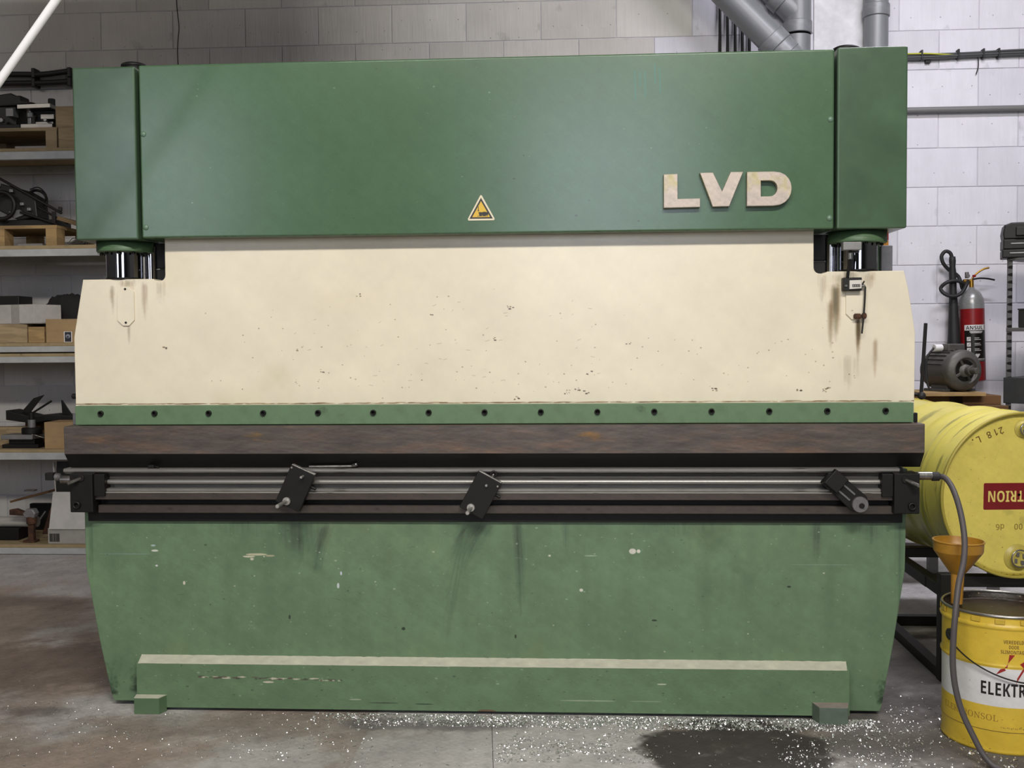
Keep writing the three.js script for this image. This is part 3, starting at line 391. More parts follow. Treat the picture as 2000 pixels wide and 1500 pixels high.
  part(P, 'valve_post', boxAt(1.262, 1.2775, 1.30, 1.51, -0.3, -0.2), M.green);
  part(P, 'valve_box', boxAt(1.277, 1.3135, 1.30, 1.4815, -0.26, -0.18, 0.003), M.machineGrey);
  const card = canvasTex(32, 64, (g) => { g.fillStyle = '#f0efec'; g.fillRect(0, 0, 32, 64); g.fillStyle = '#a3201c'; g.fillRect(20, 0, 12, 40); g.fillStyle = '#d48a22'; g.fillRect(0, 42, 32, 22); });
  part(P, 'printed_card', uvRect(slab([[1.288, 1.481], [1.3115, 1.481], [1.3115, 1.535], [1.288, 1.535]], -0.222, -0.22, 0.0004), 1.288, 1.481, 0.0235, 0.054), std(0xffffff, 0.6, 0, { map: card }));
  // covers
  const cover = part(P, 'front_cover', uvRect(boxAt(-1.0729, 1.0677, 1.5134, 2.0511, -0.5, 0.065, 0.006), -1.08, 1.505, 2.16, 0.56), M.cover);
  part(P, 'end_cover', boxAt(-1.2864, -1.0852, 1.5098, 2.0487, -0.11, 0.065, 0.006), M.coverEnd); part(P, 'end_cover', boxAt(1.0763, 1.2843, 1.5128, 2.0555, -0.11, 0.065, 0.006), M.coverEnd);
  const dome = lathe([[0, 0.005], [0.004, 0.0045], [0.0075, 0.0025], [0.0092, 0], [0.0092, -0.003]], 22).rotateX(Math.PI / 2);
  for (const [x, y] of [[-1.0609, 1.8374], [-1.0593, 1.5473], [1.056, 1.8416], [1.0544, 1.5456]]) part(cover, 'cover_screw', dome, std(0x74917a, 0.45, 0.1, { map: fine }), [x, y, 0.0655]);
  for (const x of [-1.1335, 1.129]) part(P, 'filler_cap', lathe([[0, 2.086], [0.032, 2.085], [0.04, 2.081], [0.041, 2.074], [0.034, 2.068], [0.034, 1.9]], 28).translate(x, 0, -0.05), M.ironDark);
  // raised letters L V D
  const letter = (pts) => uvBox(slab(pts, 0.066, 0.088, 0.0015), 4);
  part(cover, 'letter', letter([[0.5549, 1.581], [0.6644, 1.582], [0.6644, 1.6081], [0.5969, 1.6074], [0.5969, 1.6827], [0.5549, 1.6816]]), M.letter);
  part(cover, 'letter', letter([[0.6637, 1.6847], [0.7029, 1.6852], [0.7298, 1.6283], [0.7556, 1.6857], [0.7929, 1.6857], [0.7512, 1.583], [0.7019, 1.5825]]), M.letter);
  const D = new THREE.Shape(); D.moveTo(0.8041, 1.5827); D.lineTo(0.8041, 1.685); D.lineTo(0.8849, 1.685); D.bezierCurveTo(0.9551, 1.685, 0.9551, 1.583, 0.8849, 1.5827); D.closePath();
  const hole = new THREE.Path(); hole.moveTo(0.8457, 1.611); hole.lineTo(0.8717, 1.611); hole.bezierCurveTo(0.9022, 1.611, 0.9022, 1.6583, 0.8717, 1.6583); hole.lineTo(0.8457, 1.6583); hole.closePath(); D.holes.push(hole);
  part(cover, 'letter', letter(D), M.letter);
  // triangular warning plate with a hand under a press
  const sign = canvasTex(256, 256, (g) => {
    g.fillStyle = '#d8cdb0'; g.fillRect(0, 0, 256, 256);
    const tri = (k, c) => { const cx = 128, cy = 168; g.fillStyle = c; g.beginPath(); [[128, 6], [252, 244], [4, 244]].forEach(([x, y], i) => g[i ? 'lineTo' : 'moveTo'](cx + (x - cx) * k, cy + (y - cy) * k)); g.closePath(); g.fill(); };
    tri(0.88, '#1b1710'); tri(0.68, '#d3ac2b');
    g.fillStyle = '#1b1710'; g.fillRect(100, 112, 6, 44); g.beginPath(); g.moveTo(94, 150); g.lineTo(112, 150); g.lineTo(103, 164); g.fill();
    g.beginPath(); g.ellipse(158, 186, 30, 20, 0, 0, 7); g.fill(); g.fillRect(166, 170, 28, 32); for (let i = 0; i < 4; i++) { g.beginPath(); g.ellipse(122, 174 + i * 9, 20 - i * 2, 5, 0.1, 0, 7); g.fill(); } g.fillRect(92, 206, 100, 5);
  });
  part(cover, 'warning_sign', uvRect(slab([[-0.0043, 1.6308], [-0.0001, 1.6308], [0.0394, 1.5586], [0.0374, 1.5535], [-0.042, 1.5535], [-0.044, 1.5586]], 0.0645, 0.0663, 0.0005), -0.0447, 1.5525, 0.0846, 0.0783), std(0xffffff, 0.4, 0, { map: sign }));
  part(P, 'rail_clip', join([boxAt(-1.078, -1.058, 0.784, 0.795, 0.01, 0.048), rod([-1.058, 0.79, 0.04], [-1.043, 0.787, 0.046], 0.004)]), M.ironDark);
}
solo('steel_scriber', 'thin steel bar lying on the rail top beside the leftmost stop', 'tool', join([rod([-0.56, 0.7885, 0.036], [-0.42, 0.790, 0.038], 0.0045, 10), rod([-0.422, 0.790, 0.036], [-0.404, 0.797, 0.044], 0.006, 10)]), M.steel);
solo('cable', 'grey-brown cable arching from the right rail end down past the yellow pail', 'cable', tube([[1.3965, 0.7575, 0.04], [1.404, 0.757, 0.055], [1.410, 0.742, 0.09], [1.411, 0.70, 0.15], [1.412, 0.645, 0.19], [1.407, 0.59, 0.225], [1.39, 0.54, 0.265], [1.362, 0.49, 0.31], [1.341, 0.41, 0.345], [1.333, 0.34, 0.355], [1.331, 0.275, 0.358], [1.337, 0.21, 0.362], [1.352, 0.145, 0.372], [1.376, 0.085, 0.388], [1.40, 0.035, 0.408], [1.424, 0.0105, 0.43], [1.47, 0.009, 0.475], [1.53, 0.009, 0.56], [1.6, 0.009, 0.72]], 0.0085, 120, 12), M.cable);

// ---------------------------------------------------------------- pipes and wires on the wall
{
  const collar = (r) => lathe([[r, -0.035], [r + 0.007, -0.034], [r + 0.008, -0.03], [r + 0.008, 0.03], [r + 0.007, 0.034], [r, 0.035]], 40);
  const t = thing('drain_pipe', 'thick grey plastic pipe slanting down across the wall behind the press', 'pipe', [1.4214, 2.776, -2.7]);
  t.rotation.z = 0.765;
  part(t, 'pipe', cyl(0.08, 2.3, 'y', 0, 0.95, 0, 40), M.pvc); part(t, 'coupling', collar(0.08), M.pvc, [0, 0.05, 0]); part(t, 'coupling', collar(0.076), M.pvc, [0, -0.02, 0]);
  part(t, 'wall_bracket', boxAt(-0.02, 0.02, 1.0, 1.05, -0.295, -0.07), M.dullSteel);
  const v = thing('drain_pipe', 'upright grey plastic pipe with a branch left of the white column', 'pipe', [1.559, 0, -2.918]);
  part(v, 'pipe', cyl(0.073, 2.3, 'y', 0, 1.75, 0, 44), M.pvc); part(v, 'coupling', collar(0.073), M.pvc, [0, 2.945, 0]);
  const br = part(v, 'branch', join([cyl(0.076, 0.9, 'y', 0, 3.41, 0, 40), cyl(0.074, 0.32, 'y', 0, 0.16, 0, 40).rotateZ(0.78).translate(0, 3.02, 0)]), M.pvc);
  part(br, 'collar', collar(0.074).rotateZ(0.78).translate(-0.10, 3.115, 0), M.pvc);
  part(v, 'wall_bracket', boxAt(-0.02, 0.02, 2.4, 2.43, -0.0805, -0.065), M.dullSteel);
  const w = thing('drain_pipe', 'upright grey plastic pipe right of the white column', 'pipe', [2.0, 0, -2.918]);
  part(w, 'pipe', cyl(0.066, 3.0, 'y', 0, 1.5, 0, 44), M.pvc); part(w, 'coupling', collar(0.066), M.pvc, [0, 3.03, 0]); part(w, 'upper_pipe', cyl(0.066, 1.35, 'y', 0, 3.72, 0, 44), M.pvc);
  part(w, 'wall_bracket', boxAt(-0.02, 0.02, 2.4, 2.43, -0.0805, -0.06), M.dullSteel);
  const lab = ['leftmost', 'second from the left', 'middle', 'fourth from the left', 'rightmost'];
  [1.127, 1.171, 1.214, 1.2555, 1.296].forEach((x, i) => { const c = thing('thin_pipe', lab[i] + ' of five thin dark pipes behind the slanting grey pipe', 'pipe', [x, 0, WZ + 0.03], 0, 'thin dark upright pipes'); part(c, 'pipe', cyl(0.0085, 1.15, 'y', 0, 2.625, 0, 14), M.ironDark); part(c, 'clip', boxAt(-0.012, 0.012, 2.6, 2.62, -0.031, 0.01), M.ironDark); });
  const h = thing('conduit', 'grey horizontal pipe along the white wall below the wires', 'pipe', [0, 0, WZ + 0.032]);
  part(h, 'pipe', cyl(0.0165, 2.5, 'x', 3.34, 2.479, 0, 20), M.pipePaint); for (const x of [2.13, 2.95]) part(h, 'clip', boxAt(x - 0.008, x + 0.008, 2.46, 2.498, -0.033, 0.005), M.pipePaint);
  const k = thing('wire_bundle', 'dark bundle of wires with a yellow-green one across the white wall', 'cable', [0, 0, WZ + 0.022]);
  for (const [dy, dz, rr] of [[0, 0, 0.008], [-0.011, 0.004, 0.0075], [0.008, 0.006, 0.006], [-0.004, 0.012, 0.007]]) part(k, 'wire', tube([[2.085, 2.785 + dy, dz], [2.15, 2.783 + dy, dz], [2.3, 2.784 + dy * 1.2, dz], [2.55, 2.790 + dy, dz], [2.8, 2.797 + dy * 1.3, dz], [3.4, 2.80 + dy, dz], [4.6, 2.79 + dy, dz]], rr, 40, 8), M.pvcDark);
  part(k, 'earth_wire', tube([[2.085, 2.806, 0.012], [2.15, 2.799, 0.014], [2.3, 2.797, 0.014], [2.42, 2.790, 0.008], [2.5, 2.788, 0]], 0.0045, 30, 8), std(0xb7b63a, 0.5));
  for (const x of [2.27, 2.475, 2.615, 2.70]) part(k, 'tie', boxAt(x - 0.005, x + 0.005, 2.765, 2.818, -0.021, 0.022), M.rubber);
  part(k, 'hook', boxAt(2.295, 2.325, 2.748, 2.785, -0.021, 0.0), M.ironDark);
  part(k, 'loose_end', tube([[2.59, 2.775, 0], [2.592, 2.72, -0.004], [2.583, 2.68, -0.012]], 0.003, 12, 6), M.rubber);
  for (const [y, sag, which] of [[2.795, 1, 'upper'], [2.742, 0.3, 'lower']]) {
    const b = thing('conduit', which + ' of two black clipped pipes on the wall above the top shelf', 'pipe', [0, 0, WZ + 0.05]);
    part(b, 'pipe', tube([[-3.9, y + 0.002, 0], [-3.05, y, 0], [-2.9, y - 0.004 * sag, 0], [-2.73, y + 0.012 * sag, 0]], 0.017, 30, 12), M.rubber);
    for (const x of [-2.945, -2.725]) part(b, 'clip', boxAt(x - 0.011, x + 0.011, y - 0.026, y + (sag === 1 ? 0.032 : 0.026), -0.05, 0.019, 0.004), M.ironDark);
  }
  solo('brace_pole', 'white diagonal pole crossing the top left corner in front of the wall', 'pole', rod([-2.675, 0.0, 0.6], [0.71, 4.4, 0.6], 0.0108, 20), M.white);
}

// ---------------------------------------------------------------- right: extinguisher, rack, bench with motor, drum, pail
function textOn(g, txt, x, y, size, color, { font = 'sans-serif', rot = 0, weight = 'bold', stretch = 1, align = 'center' } = {}) { g.save(); g.translate(x, y); g.rotate(rot); g.scale(stretch, 1); g.font = `${weight} ${size}px ${font}`; g.textAlign = align; g.textBaseline = 'middle'; g.fillStyle = color; g.fillText(txt, 0, 0); g.restore(); }
{
  const t = thing('fire_extinguisher', 'red and grey gas fire extinguisher with black horn hanging on the white wall', 'extinguisher', [2.553, 0.925, -2.90], 0);
  t.rotation.z = 0.03;
  const lab = canvasTex(1024, 1024, (g, w, h) => {                     // once round, v over the straight body
    g.fillStyle = '#84181b'; g.fillRect(0, 0, w, h);
    const c = 512, L = 330; g.fillStyle = '#15120f'; g.fillRect(c - L / 2, 290, L, 470); g.fillStyle = '#dcd9d6'; g.fillRect(c - L / 2, 232, L, 78);
    textOn(g, 'ANSUL', c - 22, 274, 74, '#15120f', { stretch: 1.0 }); g.fillStyle = '#5a3a2a'; g.fillRect(c + L / 2 - 36, 240, 26, 60);
    g.fillStyle = '#cfccc8'; g.fillRect(c - 92, 322, 184, 16); g.fillRect(c - 80, 342, 160, 10);
    for (let i = 0; i < 3; i++) { g.fillStyle = '#dcd9d6'; g.fillRect(c - 132, 404 + i * 78, 54, 60); g.strokeStyle = '#333'; g.lineWidth = 5; g.beginPath(); g.moveTo(c - 122, 452 + i * 78); g.lineTo(c - 90, 416 + i * 78); g.stroke(); g.fillStyle = '#c9c6c2'; g.fillRect(c - 30, 416 + i * 78, 66 + 14 * (i % 2), 9); g.fillRect(c - 30, 438 + i * 78, 92, 9); }
    g.fillStyle = '#c9c6c2'; g.beginPath(); g.moveTo(c + 10, 704); g.lineTo(c - 22, 672); g.arc(c - 5, 662, 17, 3.1, 0); g.arc(c + 26, 662, 17, 3.1, 0); g.closePath(); g.fill();
    g.fillRect(c - 138, 716, 276, 7); g.fillRect(c - 138, 728, 276, 5); g.fillStyle = '#6b6663'; g.fillRect(c - 120, 738, 240, 14); g.fillStyle = '#8a8683'; for (let i = 0; i < 9; i++) g.fillRect(c + L / 2 - 12, 330 + i * 44, 6, 26);
  }, { pixel: (u, v, R, G, B) => { const k = 0.9 + 0.15 * nz(u * 3, v * 3); return [R * k, G * k, B * k]; } });
  const body = part(t, 'cylinder', new THREE.CylinderGeometry(0.0665, 0.0665, 0.405, 48, 1, true).rotateY(Math.PI).translate(0, 0.2105, 0), std(0xffffff, 0.35, 0, { map: lab }));
  part(t, 'shoulder', lathe([[0.0665, 0.4125], [0.0665, 0.44], [0.063, 0.468], [0.052, 0.495], [0.034, 0.515], [0.02, 0.524], [0.016, 0.535], [0, 0.535]], 40), std(0x9a9a98, 0.3, 0.3, { map: grime }));
  part(t, 'bottom', lathe([[0, 0.0], [0.055, 0.0], [0.0655, 0.006], [0.0665, 0.012]], 40), M.red);
  part(t, 'valve', join([cyl(0.013, 0.05, 'y', 0, 0.555, 0, 16), cyl(0.012, 0.05, 'x', -0.02, 0.57, 0, 16)]), M.brass);
  part(t, 'gauge', join([cyl(0.011, 0.035, 'y', -0.024, 0.605, 0, 16), cyl(0.012, 0.012, 'z', -0.024, 0.60, 0.012, 18)]), M.dullSteel);
  part(t, 'carry_handle', tube([[0.005, 0.58, 0.005], [0.045, 0.584, 0.005], [0.09, 0.58, 0.005], [0.128, 0.571, 0.005]], 0.005, 24, 8), M.ironDark);
  part(t, 'squeeze_lever', tube([[0.002, 0.585, 0.005], [0.03, 0.612, 0.005], [0.065, 0.634, 0.005], [0.098, 0.642, 0.005]], 0.0055, 24, 8), M.brass);
  part(t, 'safety_tag', box(0.02, 0.014, 0.008, 0.003, 0.012, 0.598, 0.012), M.red);
  part(t, 'horn', lathe([[0, 0.695], [0.017, 0.695], [0.019, 0.67], [0.016, 0.64], [0.02, 0.6], [0.02, 0.5], [0.023, 0.45], [0.033, 0.25], [0.037, 0.20], [0.033, 0.20], [0, 0.4]], 32).translate(-0.103, 0.018, 0.0), M.rubber);
  part(t, 'hose', tube([[-0.02, 0.572, 0.005], [-0.04, 0.545, 0.03], [-0.075, 0.5, 0.042], [-0.12, 0.487, 0.045], [-0.165, 0.505, 0.036], [-0.178, 0.535, 0.02], [-0.15, 0.565, 0.03], [-0.10, 0.575, 0.035], [-0.06, 0.56, 0.03], [-0.05, 0.53, 0.0], [-0.065, 0.60, -0.02], [-0.12, 0.64, -0.01], [-0.155, 0.68, 0], [-0.162, 0.72, 0], [-0.14, 0.745, 0], [-0.115, 0.735, 0], [-0.103, 0.70, 0]], 0.0105, 140, 10), M.rubber);
  part(t, 'wall_bracket', boxAt(-0.03, 0.03, 0.30, 0.36, -0.11, -0.06), M.dullSteel);
}
{
  const t = thing('storage_rack', 'grey steel angle rack at the right edge with a dark drawer', 'rack', [2.5, 0, -2.3], -0.78);
  const hole = noiseTex(64, 256, (u, v) => { const d = Math.hypot((u - 0.5) * 0.5, ((v * 8) % 1) - 0.5), k = d < 0.22 ? 60 : 170 + 60 * nz(u, v); return [k, k, k]; });
  const L = (x, z) => join([boxAt(x, x + 0.028, 0, 1.58, z - 0.003, z, 0.001), boxAt(x, x + 0.003, 0, 1.58, z - 0.03, z, 0.001)]);
  for (const [x, z] of [[0, 0], [0.85, 0], [0, -0.44], [0.85, -0.44]]) part(t, 'post', L(x, z), std(0x8b8a88, 0.55, 0.4, { map: rep(hole, 20, 3.3) }));
  part(t, 'shelf', boxAt(0, 0.88, 1.567, 1.58, -0.47, 0.004), M.dullSteel); part(t, 'shelf', boxAt(0, 0.88, 1.205, 1.224, -0.47, 0.004), M.dullSteel); part(t, 'drawer', boxAt(-0.008, 0.88, 0.836, 0.969, -0.45, 0.012, 0.004), std(0x3b3b3a, 0.6, 0.2, { map: grime }));
  const g = 'dark steel blocks stacked on the rack';
  const bl = (label, x0, x1, y0, y1, z, a) => { const o = thing('steel_block', label, 'block', [(x0 + x1) / 2, y0, z], a, g); part(o, 'body', box(x1 - x0, y1 - y0, 0.16, 0.006, 0, (y1 - y0) / 2, 0), M.ironDark); part(o, 'groove', box(x1 - x0 - 0.05, 0.006, 0.012, 0.001, 0.01, (y1 - y0) * 0.55, 0.078), M.dullSteel); return o; };
  bl('dark steel block at the bottom of the stack on the right rack', 2.482, 2.85, 1.5805, 1.6245, -2.30, -0.3); bl('dark steel block in the middle of the stack on the right rack', 2.484, 2.86, 1.6245, 1.676, -2.30, -0.27);
  const top = thing('vise_block', 'dark notched iron block on top of the stack on the right rack', 'block', [2.662, 1.676, -2.30], -0.28); part(top, 'body', slab([[-0.175, 0], [-0.18, 0.03], [-0.172, 0.072], [-0.14, 0.084], [0.18, 0.084], [0.18, 0]], -0.08, 0.08, 0.006), M.ironDark); part(top, 'jaw', boxAt(-0.12, 0.16, 0.015, 0.06, 0.078, 0.095, 0.004), M.iron);
  const bx = thing('parts_box', 'small black box on the middle shelf of the right rack', 'box', [2.745, 1.2245, -2.30], -0.6); part(bx, 'body', boxAt(-0.155, 0.15, 0, 0.09, -0.1, 0.1, 0.004), M.black); part(bx, 'lid', boxAt(-0.158, 0.153, 0.09, 0.098, -0.103, 0.103, 0.002), M.rubber);
}
{
  const t = thing('workbench', 'steel-legged bench behind the yellow drum', 'bench', [0, 0, 0]);
  part(t, 'top', boxAt(1.5, 2.235, 0.845, 0.868, -2.0, -1.58, 0.003), M.woodDark); for (const [x, z] of [[1.56, -1.62], [2.03, -1.97], [1.56, -1.97], [2.19, -1.62]]) part(t, 'leg', boxAt(x - 0.022, x + 0.022, 0, 0.845, z - 0.022, z + 0.022), M.dullSteel);
  part(t, 'cross_bar', boxAt(1.56, 2.03, 0.14, 0.17, -1.982, -1.958), M.dullSteel); part(t, 'cross_bar', boxAt(2.02, 2.04, 0.2, 0.23, -1.97, -1.62), M.dullSteel);
  solo('timber_block', 'short brown timber block at the bench edge under the pale board', 'timber', boxAt(2.06, 2.232, 0.868, 0.911, -1.85, -1.66, 0.003), M.woodDark);
  solo('timber_block', 'long brown timber block under the left end of the pale board', 'timber', boxAt(1.80, 2.0, 0.868, 0.911, -1.85, -1.66, 0.003), M.woodDark);
  solo('board', 'pale wooden board under the electric motor', 'board', boxAt(1.86, 2.142, 0.911, 0.928, -1.9, -1.60, 0.002), M.woodPale);
  const m = thing('electric_motor', 'grey electric motor with a bare shaft lying on a pale board', 'motor', [2.035, 0.928, -1.74], 0);
  m.rotation.y = 0.30;
  const R = 0.092, cy = 0.098;
  const body = lathe([[0, -0.13], [0.07, -0.13], [0.085, -0.12], [R, -0.1], [R, 0.06], [R + 0.003, 0.062], [R + 0.003, 0.085], [0.085, 0.1], [0.064, 0.108], [0.06, 0.112], [0.056, 0.106], [0.05, 0.096], [0.03, 0.096], [0.026, 0.118], [0, 0.118]], 44); body.rotateX(Math.PI / 2).translate(0, cy, 0);
  part(m, 'housing', body, M.motorGrey);
  for (let i = 0; i < 11; i++) { const a = 0.35 + i * 0.25; const f = boxAt(-0.0025, 0.0025, R - 0.004, R + 0.006, -0.095, 0.05, 0.001); f.rotateZ(a - 1.6).translate(0, cy, 0); part(m, 'fin', f, M.motorGrey); }
  for (let i = 0; i < 4; i++) { const a = i * 1.571 + 0.5; part(m, 'spoke', boxAt(-0.006, 0.006, 0.02, 0.056, 0.094, 0.104, 0.002).rotateZ(a).translate(0, cy, 0), M.motorGrey); }
  part(m, 'dark_ring', lathe([[0.03, 0.094], [0.055, 0.094], [0.055, 0.0965], [0.03, 0.0965]], 36).rotateX(Math.PI / 2).translate(0, cy, 0), M.black);
  part(m, 'shaft', join([cyl(0.02, 0.03, 'z', 0, cy, 0.13, 20), cyl(0.014, 0.04, 'z', 0, cy, 0.165, 20)]), M.motorGrey);
  part(m, 'terminal_box', boxAt(-0.04, 0.05, cy + R - 0.006, cy + R + 0.03, -0.07, 0.03, 0.006), M.motorGrey); part(m, 'cable_gland', cyl(0.017, 0.04, 'x', -0.06, cy + R + 0.012, -0.02, 16), M.white);
  part(m, 'lead', tube([[-0.08, cy + R + 0.012, -0.02], [-0.11, cy + 0.07, -0.02], [-0.122, cy + 0.01, -0.02], [-0.118, 0.03, -0.01], [-0.11, 0.005, 0]], 0.005, 30, 8), M.rubber);
  part(m, 'mount', join([boxAt(-0.085, -0.05, 0, 0.012, -0.09, 0.06), boxAt(0.05, 0.085, 0, 0.012, -0.09, 0.06), boxAt(-0.06, 0.06, 0.004, 0.03, -0.07, 0.05)]), M.motorGrey);
}
{
  const R = 0.290, t = thing('oil_drum', 'yellow steel oil drum lying on its side on a black stand', 'drum', [1.842, 0.626, -0.46], 0.139);
  const face = canvasTex(1024, 1024, (g, w, h) => {                     // the drum lies with its print upside down
    g.fillStyle = '#dccb62'; g.fillRect(0, 0, w, h); const S = w / 0.6, X = (x) => (x + 0.3) * S, Y = (y) => (0.3 - y) * S, r = rng(12);
    g.save(); g.translate(X(0.03), Y(-0.005)); g.rotate(Math.PI + 0.01); g.fillStyle = '#7a1519'; g.beginPath(); g.roundRect(-0.16 * S, -0.047 * S, 0.32 * S, 0.094 * S, 8); g.fill(); textOn(g, 'ELEKTRION', 0.147 * S, 0.0, 0.054 * S, '#e2d070', { stretch: 0.8, align: 'right' }); g.restore();
    const arc = [['2', -0.068, 0.228], ['1', -0.088, 0.222], ['8', -0.112, 0.213], ['L', -0.150, 0.197], ['.', -0.168, 0.188]];
    for (const [c, x, y] of arc) textOn(g, c, X(x), Y(y), 0.032 * S, '#6d5322', { rot: Math.PI - 0.42, font: 'monospace' });
    textOn(g, '00  d6', X(-0.035), Y(-0.112), 0.028 * S, '#8f7a30', { rot: Math.PI, font: 'monospace' });
    for (let i = 0; i < 90; i++) { g.fillStyle = r() < 0.6 ? '#7c6d2c' : '#8a5a26'; g.globalAlpha = 0.3 + 0.4 * r(); const a = r() * 6.28, q = 0.28 * Math.sqrt(r()); g.beginPath(); g.ellipse(X(q * Math.cos(a)), Y(q * Math.sin(a)), 1.5 + 4 * r(), 1 + 2 * r(), a, 0, 7); g.fill(); }
    for (let i = 0; i < 240; i++) { const a = r() * 6.28, q = 0.281 + 0.012 * r(), low = Math.sin(a) < -0.6 ? 1 : 0.35; g.globalAlpha = low * 0.7; g.fillStyle = '#6a4220'; g.beginPath(); g.ellipse(X(q * Math.cos(a)), Y(q * Math.sin(a)), 2 + 6 * r(), 1.5 + 2 * r(), a + 1.57, 0, 7); g.fill(); }
    g.globalAlpha = 1;
  }, { pixel: (u, v, R2, G, B) => { const a = nz(u, v), b = nz(u * 5, v * 5), s = step(0.62, 0.85, nz(u * 1.4 + 0.4, v * 1.4)), k = 0.92 + 0.08 * a + 0.06 * b - 0.10 * s; return [R2 * k, G * k, B * k]; } });
  const side = noiseTex(1024, 512, (u, v) => { const a = nz(u * 2, v), b = nz(u * 8, v * 4), st = step(0.64, 0.82, nz(u * 1.2 + 0.3, v * 5)), k = 0.93 + 0.10 * a + 0.04 * b - 0.28 * st; return [228 * k, 214 * k, 104 * k]; });
  const shell = lathe([[R, -0.012], [R - 0.004, -0.03], [R - 0.002, -0.10], [R, -0.13], [R + 0.003, -0.137], [R, -0.144], [R - 0.001, -0.165], [R + 0.003, -0.172], [R, -0.179], [R - 0.002, -0.28], [R + 0.006, -0.30], [R - 0.002, -0.32], [R - 0.002, -0.56], [R + 0.006, -0.58], [R - 0.002, -0.6], [R - 0.003, -0.86], [R, -0.875]], 72); shell.rotateX(Math.PI / 2);
  part(t, 'shell', shell, std(0xffffff, 0.36, 0, { map: side, side: THREE.DoubleSide }));
  const head = (z) => { const g = lathe([[0.005, z - 0.014], [0.12, z - 0.014], [0.2, z - 0.0145], [0.262, z - 0.015], [0.272, z - 0.012], [0.280, z - 0.014], [R - 0.004, z - 0.02]], 72); g.rotateX(Math.PI / 2); return uvRect(g, -0.3, -0.3, 0.6, 0.6); };
  part(t, 'head', head(0), std(0xffffff, 0.42, 0, { map: face, side: THREE.DoubleSide, bumpMap: rep(bumpy, 1), bumpScale: 0.001 }));
  part(t, 'rear_head', uvRect(cyl(R - 0.004, 0.006, 'z', 0, 0, -0.87, 48), -0.3, -0.3, 0.6, 0.6), std(0xc9b94e, 0.5));
  part(t, 'chime', new THREE.TorusGeometry(R - 0.001, 0.0055, 12, 90), std(0xb8a848, 0.4, 0, { map: grime })); part(t, 'chime', new THREE.TorusGeometry(R - 0.001, 0.0055, 12, 72).translate(0, 0, -0.875), std(0xb8a848, 0.4, 0, { map: grime }));
  const bung = (r, x, y) => { const q = part(t, 'bung', lathe([[0, 0.004], [r * 0.6, 0.004], [r * 0.66, 0.008], [r * 0.86, 0.008], [r, 0.004], [r * 1.02, 0], [r * 1.06, -0.006], [r * 1.35, -0.009], [r * 1.5, -0.014]], 36).rotateX(Math.PI / 2).translate(x, y, 0), std(0xc6b65a, 0.4, 0, { map: grime })); part(q, 'seal_ring', new THREE.TorusGeometry(r * 0.93, 0.003, 8, 36).translate(x, y, 0.006), M.steel); for (let i = 0; i < 4; i++) part(q, 'lug', box(r * 0.34, r * 0.5, 0.006, 0.002, x + r * 0.55 * Math.cos(i * 1.571 + 0.5), y + r * 0.55 * Math.sin(i * 1.571 + 0.5), 0.007), M.dullSteel); };
  bung(0.032, -0.006, -0.222); bung(0.022, 0.012, 0.232);
  const s = thing('drum_stand', 'black steel frame holding the yellow drum above the floor', 'stand');
  part(s, 'front_bar', boxAt(1.53, 2.2, 0.289, 0.3285, -0.56, -0.51, 0.002), M.black); part(s, 'rear_bar', boxAt(1.53, 2.2, 0.289, 0.3285, -1.08, -1.03, 0.002), M.black);
  for (const [x, z] of [[1.552, -0.36], [2.16, -0.36], [1.552, -1.05], [2.16, -1.05]]) part(s, 'leg', boxAt(x - 0.024, x + 0.024, 0.0, 0.372, z - 0.02, z + 0.02, 0.002), M.black);
  for (const x of [1.552, 2.16]) { part(s, 'side_bar', boxAt(x - 0.02, x + 0.02, 0.289, 0.3285, -1.03, -0.38, 0.002), M.black); part(s, 'floor_rail', boxAt(x - 0.02, x + 0.02, 0.0, 0.036, -1.03, -0.38, 0.002), M.black); }
  part(s, 'floor_bar', boxAt(1.42, 2.2, 0.0, 0.04, -1.1, -1.06, 0.002), M.black);
}
